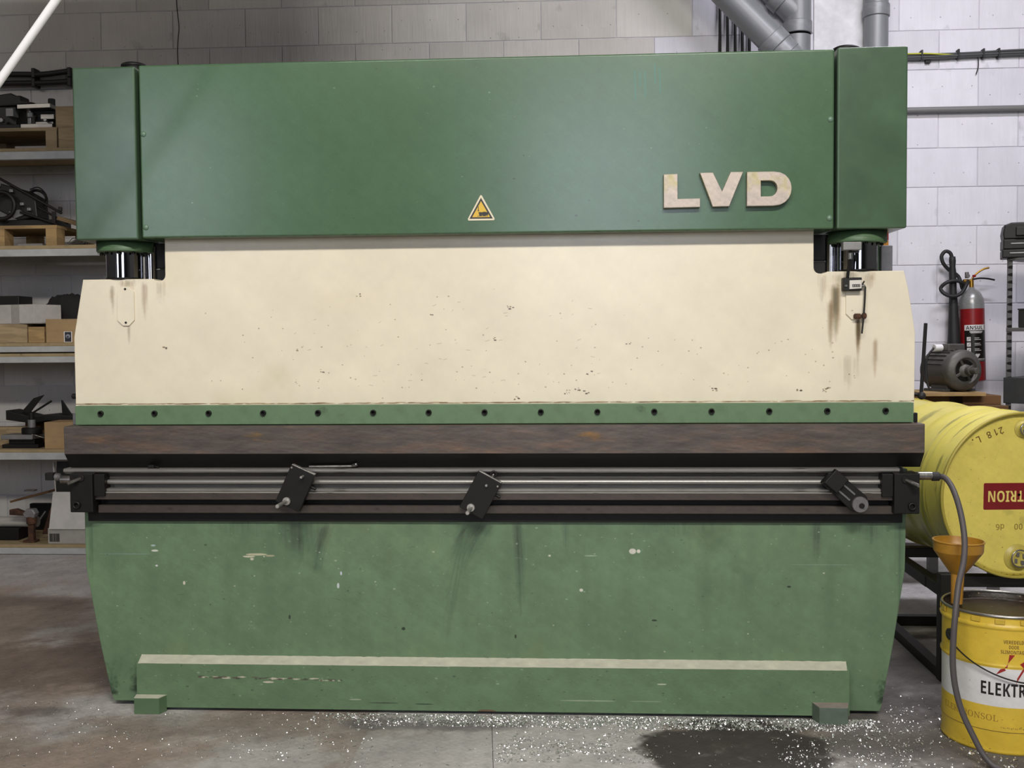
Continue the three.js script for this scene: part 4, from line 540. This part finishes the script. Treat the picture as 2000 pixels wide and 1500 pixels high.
{
  const R = 0.165, t = thing('paint_pail', 'yellow and white metal pail with printed band and oily lid', 'pail', [1.54, 0, 0.157]);
  // print once round the pail; u = 0.5 faces the camera side
  const print = canvasTex(2048, 1024, (g, w, h) => {
    const Y = (y) => h - y / 0.4 * h, U = (a) => w * (0.5 + a / (2 * Math.PI)), r = rng(61), big = 112;
    g.fillStyle = '#d9b83c'; g.fillRect(0, 0, w, h); g.fillStyle = '#dcdad8'; g.fillRect(0, Y(0.247), w, Y(0.136) - Y(0.247));
    const fit = (txt, a, y, size, width, color, o = {}) => { g.font = `${o.weight || 'bold'} ${size}px ${o.font || 'sans-serif'}`; textOn(g, txt, U(a), Y(y), size, color, { ...o, align: 'left', stretch: width / (2 * Math.PI) * w / g.measureText(txt).width }); };
    for (let i = 0; i < 4; i++) fit('ELEKTRION', -0.71 + 1.5708 * i, 0.186, 132, 1.17, '#171412');
    for (const a of [-0.17, 1.9]) {
      [['VEREDELD', 0.33], ['DOOR', 0.165], ['SLIMONTAGE', 0.42]].forEach(([t2, wd], i) => fit(t2, a - wd / 2, 0.3235 - i * 0.0142, 36, wd, '#6b5122'));
      g.fillStyle = '#96221c'; for (const poly of [[[-0.07, 0.288], [0.02, 0.288], [-0.15, 0.249], [-0.12, 0.243], [-0.28, 0.228], [-0.21, 0.245], [-0.10, 0.252]], [[0.16, 0.252], [0.20, 0.252], [0.06, 0.212], [0.04, 0.202], [0.06, 0.222]], [[0.10, 0.262], [0.34, 0.288], [0.26, 0.255], [0.20, 0.244]]]) { g.beginPath(); poly.forEach(([x, y], i) => g[i ? 'lineTo' : 'moveTo'](U(a + x), Y(y))); g.closePath(); g.fill(); }
    }
    fit('ELEKTRONSOL', -1.53, 0.102, 62, 1.13, '#94702a', { font: 'serif', weight: 'normal' });
    g.fillStyle = '#a58433'; for (let i = 0; i < 16; i++) g.fillRect(U(-0.36 + 0.032 * i), Y(0.080 - 0.001 * (i % 3)), 4 + 3 * (i % 2), 9);   // a worn, unreadable stamp
    g.fillStyle = '#5c3f20'; g.fillRect(0, Y(0.0665), w, 5);
    for (let i = 0; i < 150; i++) { g.globalAlpha = 0.25 + 0.4 * r(); g.fillStyle = r() < 0.5 ? '#8a6a22' : '#6b4a20'; const y = r() < 0.4 ? 0.02 * r() : 0.4 * r(); g.beginPath(); g.ellipse(w * r(), Y(y), 2 + 5 * r(), 1 + 3 * r(), 0, 0, 7); g.fill(); }
    g.globalAlpha = 1;
  }, { pixel: (u, v, R2, G, B) => { const a = nz(u * 2, v), b = nz(u * 9, v * 4), k = 0.9 + 0.08 * a + 0.06 * b; return [R2 * k, G * k, B * k]; } });
  const wallPts = [[R - 0.004, 0.0], [R, 0.004], [R, 0.009], [R - 0.002, 0.016], [R - 0.002, 0.062], [R + 0.0005, 0.066], [R - 0.002, 0.07], [R - 0.001, 0.246], [R + 0.003, 0.252], [R + 0.003, 0.256], [R - 0.001, 0.262], [R - 0.001, 0.353], [R + 0.004, 0.358], [R + 0.006, 0.364], [R + 0.003, 0.370], [R - 0.001, 0.373], [R - 0.001, 0.392]];
  const g = lathe(wallPts, 96); { const P = g.attributes.position, uv = g.attributes.uv; for (let i = 0; i < P.count; i++) uv.setXY(i, (Math.floor(i / wallPts.length) / 96 + 0.5 + 0.10) % 1.0001, P.getY(i) / 0.4); }
  { const P = g.attributes.position, uv = g.attributes.uv; for (let i = 0; i < P.count; i++) { const k = Math.floor(i / wallPts.length) / 96; uv.setX(i, k + 0.5 - 0.0); } }
  part(t, 'wall', g, std(0xffffff, 0.36, 0, { map: print, side: THREE.DoubleSide }));
  part(t, 'base', cyl(R - 0.006, 0.006, 'y', 0, 0.004, 0, 48), std(0xc9a83c, 0.5));
  part(t, 'rim', new THREE.TorusGeometry(R - 0.0005, 0.0042, 10, 96).rotateX(Math.PI / 2).translate(0, 0.394, 0), M.steel);
  const oily = noiseTex(512, 512, (u, v) => { const a = nz(u, v), b = nz(u * 5, v * 5), sp = step(0.78, 0.86, nz(u * 3 + 0.2, v * 3)); const k = 0.5 + 0.7 * a; return [mixn(58 * k, 150, sp), mixn(46 * k, 132, sp), mixn(32 * k, 108, sp)].map((q) => q * (0.8 + 0.3 * b)); });
  part(t, 'lid', uvBox(lathe([[0, 0.372], [0.09, 0.372], [0.145, 0.373], [R - 0.004, 0.375], [R - 0.002, 0.392]], 72), 3), std(0xffffff, 0.25, 0, { map: oily, bumpMap: rep(bumpy, 4), bumpScale: 0.002 }));
  for (let i = 0; i < 16; i++) { const a = i / 16 * 6.283; part(t, 'lid_lug', box(0.026, 0.016, 0.004, 0.002, 0, 0.381, R + 0.002).rotateY(a), i % 5 === 3 ? M.rust : std(0xcfae3c, 0.4, 0, { map: grime })); }
  const ear = part(t, 'handle_ear', cyl(0.017, 0.012, 'z', 0, 0.315, R + 0.004, 20).rotateY(-1.30), M.rubber);
  part(t, 'handle_ear', cyl(0.017, 0.012, 'z', 0, 0.315, R + 0.004, 20).rotateY(1.84), M.rubber);
  const pts = []; for (let i = 0; i <= 24; i++) { const q = i / 24, a = -1.30 + 3.14 * q, y = 0.315 - 0.105 * Math.pow(Math.sin(Math.PI * q), 0.8); const rr = R + 0.012; pts.push([rr * Math.sin(a), y, rr * Math.cos(a)]); }
  part(t, 'wire_handle', tube(pts, 0.0022, 80, 8), M.ironDark);
  const f = thing('funnel', 'orange plastic funnel standing in the lid of the yellow pail', 'funnel', [1.433, 0.376, 0.09]); f.rotation.z = -0.02; f.scale.setScalar(0.90);
  part(f, 'bowl', lathe([[0.019, 0.10], [0.03, 0.112], [0.077, 0.178], [0.079, 0.182], [0.080, 0.212], [0.083, 0.213], [0.083, 0.217], [0.078, 0.217], [0.0765, 0.183], [0.03, 0.117], [0.017, 0.10]], 56), std(0xd9a032, 0.4, 0, { map: fine, transmission: 0.3, thickness: 0 }));
  part(f, 'spout', lathe([[0.022, 0.105], [0.021, 0.095], [0.019, 0.003], [0.016, 0.003], [0.019, 0.1]], 32), std(0xc08a34, 0.45, 0, { map: grime }));
}

// ---------------------------------------------------------------- left: shelving and what lies on it
{
  const t = thing('shelving', 'white-lipped workshop shelving with chipboard shelves standing left of the press', 'shelf');
  const x0 = -3.75, x1 = -2.345, zf = -2.42, zb = -2.93;
  for (const [lip0, lip1, top] of [[2.197, 2.240, 2.258], [1.664, 1.704, 1.724], [1.134, 1.166, 1.185], [1.075, 1.109, 1.1265], [0.534, 0.574, 0.592], [0.003, 0.038, 0.057]]) {
    part(t, 'lip', boxAt(x0, x1, lip0, lip1, zf - 0.03, zf, 0.002), M.shelfWhite); part(t, 'shelf_board', boxAt(x0, x1, lip1 + 0.0005, top, zb, zf - 0.001, 0.001), M.chip);
    part(t, 'rear_lip', boxAt(x0, x1, lip0, lip1, zb, zb + 0.03, 0.002), M.shelfWhite);
  }
  for (const [x, z] of [[-3.74, -2.46], [-3.74, -2.92], [-2.33, -2.92]]) part(t, 'post', boxAt(x - 0.02, x + 0.02, 0, 2.24, z - 0.02, z + 0.02), M.dullSteel);
  const pal = (label, x0, x1, y, h, z0, z1, blocks, mat) => {
    const p = thing('pallet', label, 'pallet', [0, y, 0]); const d = 0.019;
    for (let i = 0; i < 4; i++) { const a = z0 + (z1 - z0) * i / 4; part(p, 'deck_board', boxAt(x0, x1, h - d, h, a + 0.004, a + (z1 - z0) / 4 - 0.004, 0.002), mat); }
    for (const bx of blocks) { part(p, 'block', boxAt(bx, bx + 0.062, 0.0005, h - d, z1 - 0.1, z1 - 0.002, 0.002), mat); part(p, 'block', boxAt(bx, bx + 0.062, 0.0005, h - d, z0, z0 + 0.1, 0.002), mat); }
    return p;
  };
  pal('dirty wooden pallet on the top shelf under the grey tools', -3.6, -2.562, 2.258, 0.114, -2.88, -2.425, [-3.55, -3.1, -2.624], M.wood);
  solo('timber_block', 'short timber end beside the top pallet at the shelf end', 'timber', boxAt(-2.555, -2.40, 2.258, 2.372, -2.75, -2.43, 0.006), M.wood);
  solo('timber_block', 'stained beige timber block on top of another at the end of the top shelf', 'timber', boxAt(-2.577, -2.42, 2.372, 2.490, -2.72, -2.45, 0.005), M.wood);
  { // punching tool with its two plates
    const d = thing('die_set', 'grey two-plate punching tool on the top pallet', 'tool', [-2.69, 2.372, -2.56]);
    part(d, 'base_plate', boxAt(-0.098, 0.085, 0, 0.029, -0.09, 0.09, 0.003), M.steel); part(d, 'lower_block', boxAt(-0.02, 0.08, 0.029, 0.043, -0.07, 0.07), M.steel); part(d, 'body', boxAt(-0.08, 0.085, 0.029, 0.115, -0.085, 0.02, 0.004), M.black);
    part(d, 'guide_post', cyl(0.007, 0.09, 'y', -0.055, 0.06, 0.062), M.steel); part(d, 'bushing', cyl(0.017, 0.034, 'y', -0.055, 0.082, 0.062, 20, 0.006), M.castGrey);
    part(d, 'side_block', boxAt(0.018, 0.096, 0.052, 0.08, 0.0, 0.09, 0.003), M.steel); part(d, 'screw', cyl(0.009, 0.02, 'z', 0.048, 0.047, 0.09, 14), M.bright);
    part(d, 'top_plate', boxAt(-0.115, 0.075, 0.115, 0.140, -0.09, 0.085, 0.003), M.steel, [0, 0, 0], [0, 0, 0.02]); part(d, 'shank', cyl(0.019, 0.036, 'y', 0.055, 0.158, 0.03, 24), M.iron);
  }
  { const d = thing('machine_clamp', 'dark cast-iron clamp at the left end of the top pallet', 'tool', [-2.86, 2.372, -2.56]); part(d, 'base', boxAt(-0.12, 0.065, 0, 0.03, -0.1, 0.08, 0.004), M.ironDark); part(d, 'block', boxAt(-0.005, 0.038, 0.07, 0.115, 0.04, 0.10, 0.003), M.castGrey); part(d, 'column', boxAt(-0.09, 0.03, 0.03, 0.135, -0.08, 0.05, 0.006), M.black); part(d, 'arm', slab([[-0.13, 0.135], [0.03, 0.14], [0.125, 0.15], [0.128, 0.155], [0.06, 0.168], [0.055, 0.195], [0.025, 0.195], [0.0, 0.21], [-0.13, 0.195]], -0.05, 0.05, 0.005), M.iron); part(d, 'knob', cyl(0.012, 0.03, 'z', -0.03, 0.05, 0.09, 14), M.dullSteel); part(d, 'hook', tube([[-0.075, 0.03, 0.09], [-0.072, 0.05, 0.095], [-0.082, 0.065, 0.09]], 0.004, 14, 8), M.bright); }
  // second shelf
  pal('pale wooden pallet on the second shelf under the black machine', -3.6, -2.575, 1.724, 0.112, -2.88, -2.425, [-3.3, -2.935, -2.638], M.woodPale);
  solo('metal_plate', 'thin grey metal plate lying inside the pale pallet', 'plate', boxAt(-2.84, -2.695, 1.7245, 1.742, -2.72, -2.50, 0.002), M.castGrey);
  { const d = thing('hand_machine', 'old black hand machine with wheels and slanting bars on the pale pallet', 'machine', [-2.85, 1.836, -2.62]);
    part(d, 'bar', rod([-0.12, 0.29, 0.10], [0.262, 0.074, 0.10], 0.0075), M.iron); part(d, 'bar', rod([-0.12, 0.235, 0.06], [0.28, 0.02, 0.06], 0.006), M.ironDark); part(d, 'lower_bar', rod([0.02, 0.085, 0.1], [0.24, 0.012, 0.1], 0.007), M.iron);
    part(d, 'wheel', new THREE.TorusGeometry(0.075, 0.012, 10, 40).translate(-0.075, 0.12, 0.12), M.ironDark); part(d, 'wheel', new THREE.TorusGeometry(0.062, 0.008, 10, 40).translate(0.055, 0.16, -0.02), M.ironDark);
    part(d, 'gear_case', slab([[-0.12, 0.1], [-0.1, 0.25], [0.02, 0.215], [0.1, 0.17], [0.11, 0.06], [0.0, 0.04]], -0.06, 0.08, 0.006), M.black); part(d, 'sole', boxAt(-0.16, 0.22, 0, 0.045, -0.1, 0.08, 0.006), M.black); part(d, 'plate', slab([[-0.02, 0.05], [0.05, 0.075], [0.01, 0.1], [-0.05, 0.09]], 0.08, 0.09, 0.002), M.castGrey);
    for (const [x, y] of [[-0.03, 0.205], [0.03, 0.13], [0.07, 0.10]]) part(d, 'nut', box(0.022, 0.018, 0.02, 0.003, x, y, 0.09), M.dullSteel); part(d, 'knob', boxAt(0.245, 0.262, 0.085, 0.11, 0.09, 0.11, 0.004), M.black); part(d, 'wire', tube([[0.03, 0.225, 0], [0.08, 0.235, 0], [0.12, 0.2, 0], [0.14, 0.155, 0.03]], 0.004, 24, 6), M.black); part(d, 'post', boxAt(0.205, 0.225, 0.02, 0.085, 0.09, 0.105), M.ironDark); }
  solo('board', 'grey-brown board leaning off the end of the pale pallet', 'board', box(0.30, 0.022, 0.2, 0.003), std(0xa59c90, 0.85, 0, { map: woodTex }), [-2.445, 1.834, -2.56], undefined, [0.0, 0.0, -0.30]);
  { const g = new THREE.PlaneGeometry(0.17, 0.2, 24, 24); g.rotateX(-Math.PI / 2); const P = g.attributes.position; for (let i = 0; i < P.count; i++) P.setY(i, 0.012 + 0.02 * nz(P.getX(i) * 2 + 0.2, P.getZ(i) * 2)); const lines = []; for (let i = 0; i < 12; i++) { const x = -0.08 + i * 0.0145; lines.push(tube([[x, 0.004, -0.09], [x + 0.01, 0.03 + 0.01 * Math.sin(i), -0.03], [x, 0.034 + 0.01 * Math.cos(i * 2), 0.03], [x - 0.004, 0.006, 0.09]], 0.0022, 14, 5)); const z = -0.085 + i * 0.0155; lines.push(tube([[-0.085, 0.006, z], [-0.03, 0.034, z], [0.03, 0.038, z + 0.004], [0.085, 0.004, z]], 0.0022, 14, 5)); } solo('wire_mesh', 'crumpled grey wire mesh at the end of the second shelf', 'mesh', join(lines), M.dullSteel, [-2.44, 1.7268, -2.54]); }
  // third shelf
  { const d = thing('cardboard_box', 'open white cardboard box on the third shelf', 'box', [-2.812, 1.292, -2.56], -0.32); const w = 0.27, h = 0.108, q = 0.2, th = 0.005;
    part(d, 'front_side', boxAt(-w / 2, w / 2, 0, h, q / 2 - th, q / 2, 0.001), M.cardWhite); part(d, 'back_side', boxAt(-w / 2, w / 2, 0, h, -q / 2, -q / 2 + th, 0.001), M.cardWhite); for (const s of [-1, 1]) part(d, 'end_side', boxAt(s * (w / 2 - th / 2) - th / 2, s * (w / 2 - th / 2) + th / 2, 0, h, -q / 2 + th, q / 2 - th, 0.001), M.cardWhite); part(d, 'bottom', boxAt(-w / 2, w / 2, 0, th, -q / 2, q / 2, 0.001), M.cardWhite); part(d, 'tape', boxAt(-0.03, 0.03, 0, h, q / 2, q / 2 + 0.0008, 0.0003), M.cardGrey); }
  solo('timber_block', 'long brown timber block under the white cardboard box', 'timber', boxAt(-3.1, -2.772, 1.1855, 1.2915, -2.66, -2.455, 0.003), M.wood);
  solo('timber_block', 'small pale timber block between the long block and the cardboard box', 'timber', boxAt(-2.765, -2.672, 1.1855, 1.275, -2.62, -2.45, 0.003), M.woodPale);
  { const d = thing('cardboard_box', 'brown cardboard box with a black and white label on the third shelf', 'box', [-2.535, 1.185, -2.56]); part(d, 'body', boxAt(-0.128, 0.11, 0, 0.132, -0.11, 0.11, 0.003), M.card); const lb = canvasTex(64, 96, (g) => { g.fillStyle = '#e0ddd6'; g.fillRect(0, 0, 64, 96); g.fillStyle = '#26262c'; g.fillRect(7, 4, 50, 88); g.fillStyle = '#8f929c'; g.beginPath(); g.arc(32, 42, 18, 0, 7); g.fill(); g.fillStyle = '#3c3c44'; g.beginPath(); g.arc(30, 48, 9, 0, 7); g.fill(); }); part(d, 'label', uvRect(slab([[-0.025, 0.003], [0.022, 0.003], [0.022, 0.062], [-0.025, 0.062]], 0.1101, 0.1108, 0.0002), -0.025, 0.003, 0.047, 0.059), std(0xffffff, 0.6, 0, { map: lb })); part(d, 'flap_seam', boxAt(-0.126, 0.108, 0.1318, 0.1328, -0.002, 0.002, 0.0003), M.woodDark); }
  { const g = new THREE.SphereGeometry(1, 48, 28, 0, 6.2832, 0, 1.5708), P = g.attributes.position; for (let i = 0; i < P.count; i++) { const x = P.getX(i), y = P.getY(i), z = P.getZ(i), n = nz(x * 0.35 + 0.2, z * 0.35 + y * 0.2); P.setXYZ(i, x * (0.21 + 0.05 * n), Math.pow(Math.max(y, 0), 0.8) * (0.22 + 0.12 * n - 0.05 * x), z * 0.11); } g.computeVertexNormals(); solo('black_tarp', 'black cloth bundle behind the cardboard boxes on the third shelf', 'cloth', join([g, boxAt(-0.2, 0.2, 0, 0.05, -0.08, 0.08, 0.01)]), M.cloth, [-2.65, 1.185, -2.79]); }
  solo('toolbox', 'black upright case at the left edge of the third shelf', 'box', boxAt(-3.1, -2.955, 1.1855, 1.46, -2.88, -2.72, 0.006), M.black);
  // fourth shelf
  solo('cardboard_box', 'stained tan cardboard box at the end of the fourth shelf', 'box', boxAt(-2.682, -2.50, 0.592, 0.742, -2.62, -2.44, 0.003), M.card);
  { const d = thing('bolted_clamp', 'rusty grey flange with an upright bolt on the fourth shelf', 'tool', [-2.80, 0.592, -2.54]); part(d, 'sole', boxAt(-0.15, 0.06, 0, 0.022, -0.07, 0.06, 0.003), M.iron); part(d, 'spacer', boxAt(-0.12, 0.03, 0.022, 0.05, -0.06, 0.04), M.black); part(d, 'plate', boxAt(-0.15, 0.035, 0.05, 0.077, -0.07, 0.075, 0.005), M.castGrey); part(d, 'flange', cyl(0.055, 0.036, 'y', -0.005, 0.095, 0, 28, 0.004), M.iron); part(d, 'bolt', cyl(0.021, 0.045, 'y', -0.005, 0.135, 0, 6), M.castGrey); part(d, 'stem', cyl(0.016, 0.05, 'y', -0.005, 0.175, 0, 20), M.iron); part(d, 'rod', rod([0.02, 0.078, 0.05], [0.11, 0.055, 0.06], 0.003), M.bright); }
  { const d = thing('scrap_metal', 'bent black metal strips lying across the fourth shelf', 'scrap', [-2.75, 0.592, -2.72]); part(d, 'strip', slab([[-0.25, 0.205], [-0.1, 0.17], [0.0, 0.18], [0.09, 0.175], [0.22, 0.17], [0.225, 0.14], [0.15, 0.13], [0.0, 0.145], [-0.1, 0.13], [-0.25, 0.15]], -0.06, 0.10, 0.004), M.black); part(d, 'blade', slab([[-0.215, 0.18], [-0.13, 0.27], [-0.065, 0.29], [-0.10, 0.25], [-0.17, 0.165]], 0.0, 0.01, 0.002), M.black); part(d, 'stick', rod([-0.16, 0.165, 0.03], [-0.01, 0.255, 0.03], 0.006), M.black); part(d, 'fin', slab([[0.04, 0.16], [0.035, 0.26], [0.045, 0.255], [0.1, 0.17]], 0, 0.008, 0.002), M.ironDark); part(d, 'support', boxAt(-0.2, 0.18, 0, 0.135, -0.1, -0.02, 0.004), M.woodDark); part(d, 'stub', rod([0.07, 0.135, 0.08], [0.066, 0.16, 0.08], 0.004), M.bright); }
  solo('timber_block', 'stained timber crate end at the left edge of the fourth shelf', 'timber', boxAt(-3.1, -2.835, 0.592, 0.70, -2.70, -2.62, 0.003), M.wood);
  // bottom shelf
  { const d = thing('cardboard_box', 'grey flat box with a folded lid at the end of the bottom shelf', 'box', [-2.55, 0.057, -2.56]); part(d, 'body', boxAt(-0.13, 0.13, 0, 0.088, -0.12, 0.115, 0.003), M.cardGrey); part(d, 'lid_flap', box(0.245, 0.21, 0.004, 0.001), M.cardWhite, [0.005, 0.185, 0.095], [-0.28, 0, 0]); const lb = canvasTex(64, 64, (g) => { g.fillStyle = '#3f3b36'; g.fillRect(0, 0, 64, 64); g.fillStyle = '#6e6a62'; g.fillRect(20, 4, 6, 56); g.fillRect(38, 4, 4, 56); }); part(d, 'label', uvRect(slab([[-0.12, 0.012], [-0.062, 0.012], [-0.062, 0.058], [-0.12, 0.058]], 0.1152, 0.116, 0.0002), -0.12, 0.012, 0.058, 0.046), std(0xffffff, 0.6, 0, { map: lb })); part(d, 'inner_flap', box(0.25, 0.22, 0.004, 0.001), M.black, [0.01, 0.345, 0.03], [-0.12, 0, 0]); part(d, 'flap_edge', box(0.005, 0.20, 0.02, 0.001), M.cardWhite, [-0.118, 0.35, 0.035], [0, 0, 0.06]); }
  { const d = thing('pipe_clamp', 'rusty iron clamp with a cast head standing on the bottom shelf', 'tool', [-2.80, 0.057, -2.50]); part(d, 'stem', boxAt(-0.016, 0.016, 0.0, 0.12, -0.015, 0.015, 0.003), M.rust); part(d, 'neck', cyl(0.028, 0.05, 'y', 0, 0.125, 0, 20, 0.006), M.rust); part(d, 'head', slab([[-0.03, 0.14], [0.025, 0.14], [0.035, 0.165], [0.02, 0.19], [-0.015, 0.19], [-0.04, 0.165]], -0.025, 0.025, 0.006), M.castGrey); part(d, 'jaw', slab([[-0.12, 0.155], [-0.03, 0.15], [-0.03, 0.17], [-0.085, 0.19], [-0.12, 0.185]], -0.02, 0.02, 0.005), M.rust); part(d, 'foot', boxAt(-0.04, 0.03, 0, 0.012, -0.03, 0.03, 0.003), M.rust); }
  solo('paper_roll', 'pale rolled tube lying behind the rusty clamp on the bottom shelf', 'roll', join([cyl(0.03, 0.55, 'x', 0, 0, 0, 28)]), M.cardGrey, [-3.09, 0.155, -2.6]);
  solo('timber_block', 'dark block holding up the pale roll on the bottom shelf', 'timber', boxAt(-3.2, -2.90, 0.0575, 0.125, -2.66, -2.54, 0.004), M.ironDark);
  { const d = thing('sheet_metal', 'rusty folded sheet metal leaning on the bottom shelf behind the clamp', 'scrap', [-2.785, 0.0575, -2.77]); part(d, 'sheet', slab([[-0.08, 0.0], [0.08, 0.0], [0.1, 0.24], [0.0, 0.20], [-0.02, 0.17]], -0.1, 0.03, 0.003), M.rust); part(d, 'board', box(0.24, 0.012, 0.14, 0.003), M.woodDark, [-0.1, 0.235, 0.06], [0, 0, 0.25]); part(d, 'bracket', boxAt(-0.15, -0.09, 0.262, 0.27, 0.05, 0.09), M.bright); part(d, 'rod', rod([-0.11, 0.02, 0.1], [-0.04, 0.14, 0.06], 0.005), M.dullSteel); part(d, 'base', boxAt(-0.22, 0.05, 0, 0.16, -0.14, -0.1, 0.004), M.ironDark); }
}

// ---------------------------------------------------------------- bright metal shavings swept along the foot of the press
{
  const r = rng(99), N = 15000;
  const g = new THREE.PlaneGeometry(1, 0.4, 4, 1); g.rotateX(-Math.PI / 2); { const P = g.attributes.position; for (let i = 0; i < P.count; i++) { const x = P.getX(i); P.setY(i, 0.35 - 1.2 * x * x); P.setZ(i, P.getZ(i) + 0.3 * x * x); } g.computeVertexNormals(); }
  const inst = new THREE.InstancedMesh(g, std(0xeeecea, 0.28, 0.8, { side: THREE.DoubleSide }), N); inst.name = 'metal_shavings'; inst.userData = { kind: 'stuff', label: 'bright curled metal shavings scattered over the floor along the foot of the press', category: 'shavings' }; inst.castShadow = inst.receiveShadow = true;
  const m = new THREE.Matrix4(), q = new THREE.Quaternion(), e = new THREE.Euler(); let n = 0;
  while (n < N) {
    let x, z; const k = r();
    if (k < 0.50) { x = -0.55 + 1.75 * r(); z = 0.05 + 0.10 * Math.pow(r(), 1.8); if (r() > step(-0.75, 0.0, x)) continue; }
    else if (k < 0.74) { x = 0.05 + 0.75 * r(); z = 0.06 + 0.36 * r(); const d = Math.hypot((x - 0.74) / 0.25, (z - 0.27) / 0.2); if (r() > (d < 1 ? 0.10 : 0.8) * step(0.3, 0.62, nz(x * 1.2, z * 1.2)) * (x < 0.45 ? 1.0 : 0.7)) continue; }
    else if (k < 0.86) { x = 0.85 + 0.9 * r(); z = -0.1 + 0.6 * r(); if (x > 1.4 && Math.hypot(x - 1.54, z - 0.157) < 0.175) continue; }
    else if (k < 0.96) { x = -1.6 + 1.3 * r(); z = -0.05 + 0.5 * r(); }
    else { x = -1.9 + 3.4 * r(); z = -0.4 + 0.9 * r(); }
    if (z < 0.05 && Math.abs(x) < 1.26) continue; if (nz(x * 1.7 + 0.4, z * 1.7) < 0.36 && r() < 0.7) continue;
    const s = (0.0024 + 0.0095 * Math.pow(r(), 3)) * (x < -0.6 ? 0.62 : 1); e.set(1.5 * (r() - 0.35), r() * 6.28, 1.2 * (r() - 0.5)); q.setFromEuler(e);
    m.compose(new THREE.Vector3(x, 0.0008, z), q, new THREE.Vector3(s, s * 0.8, s)); inst.setMatrixAt(n++, m);
  }
  scene.add(inst);
}

renderer.render(scene, camera);
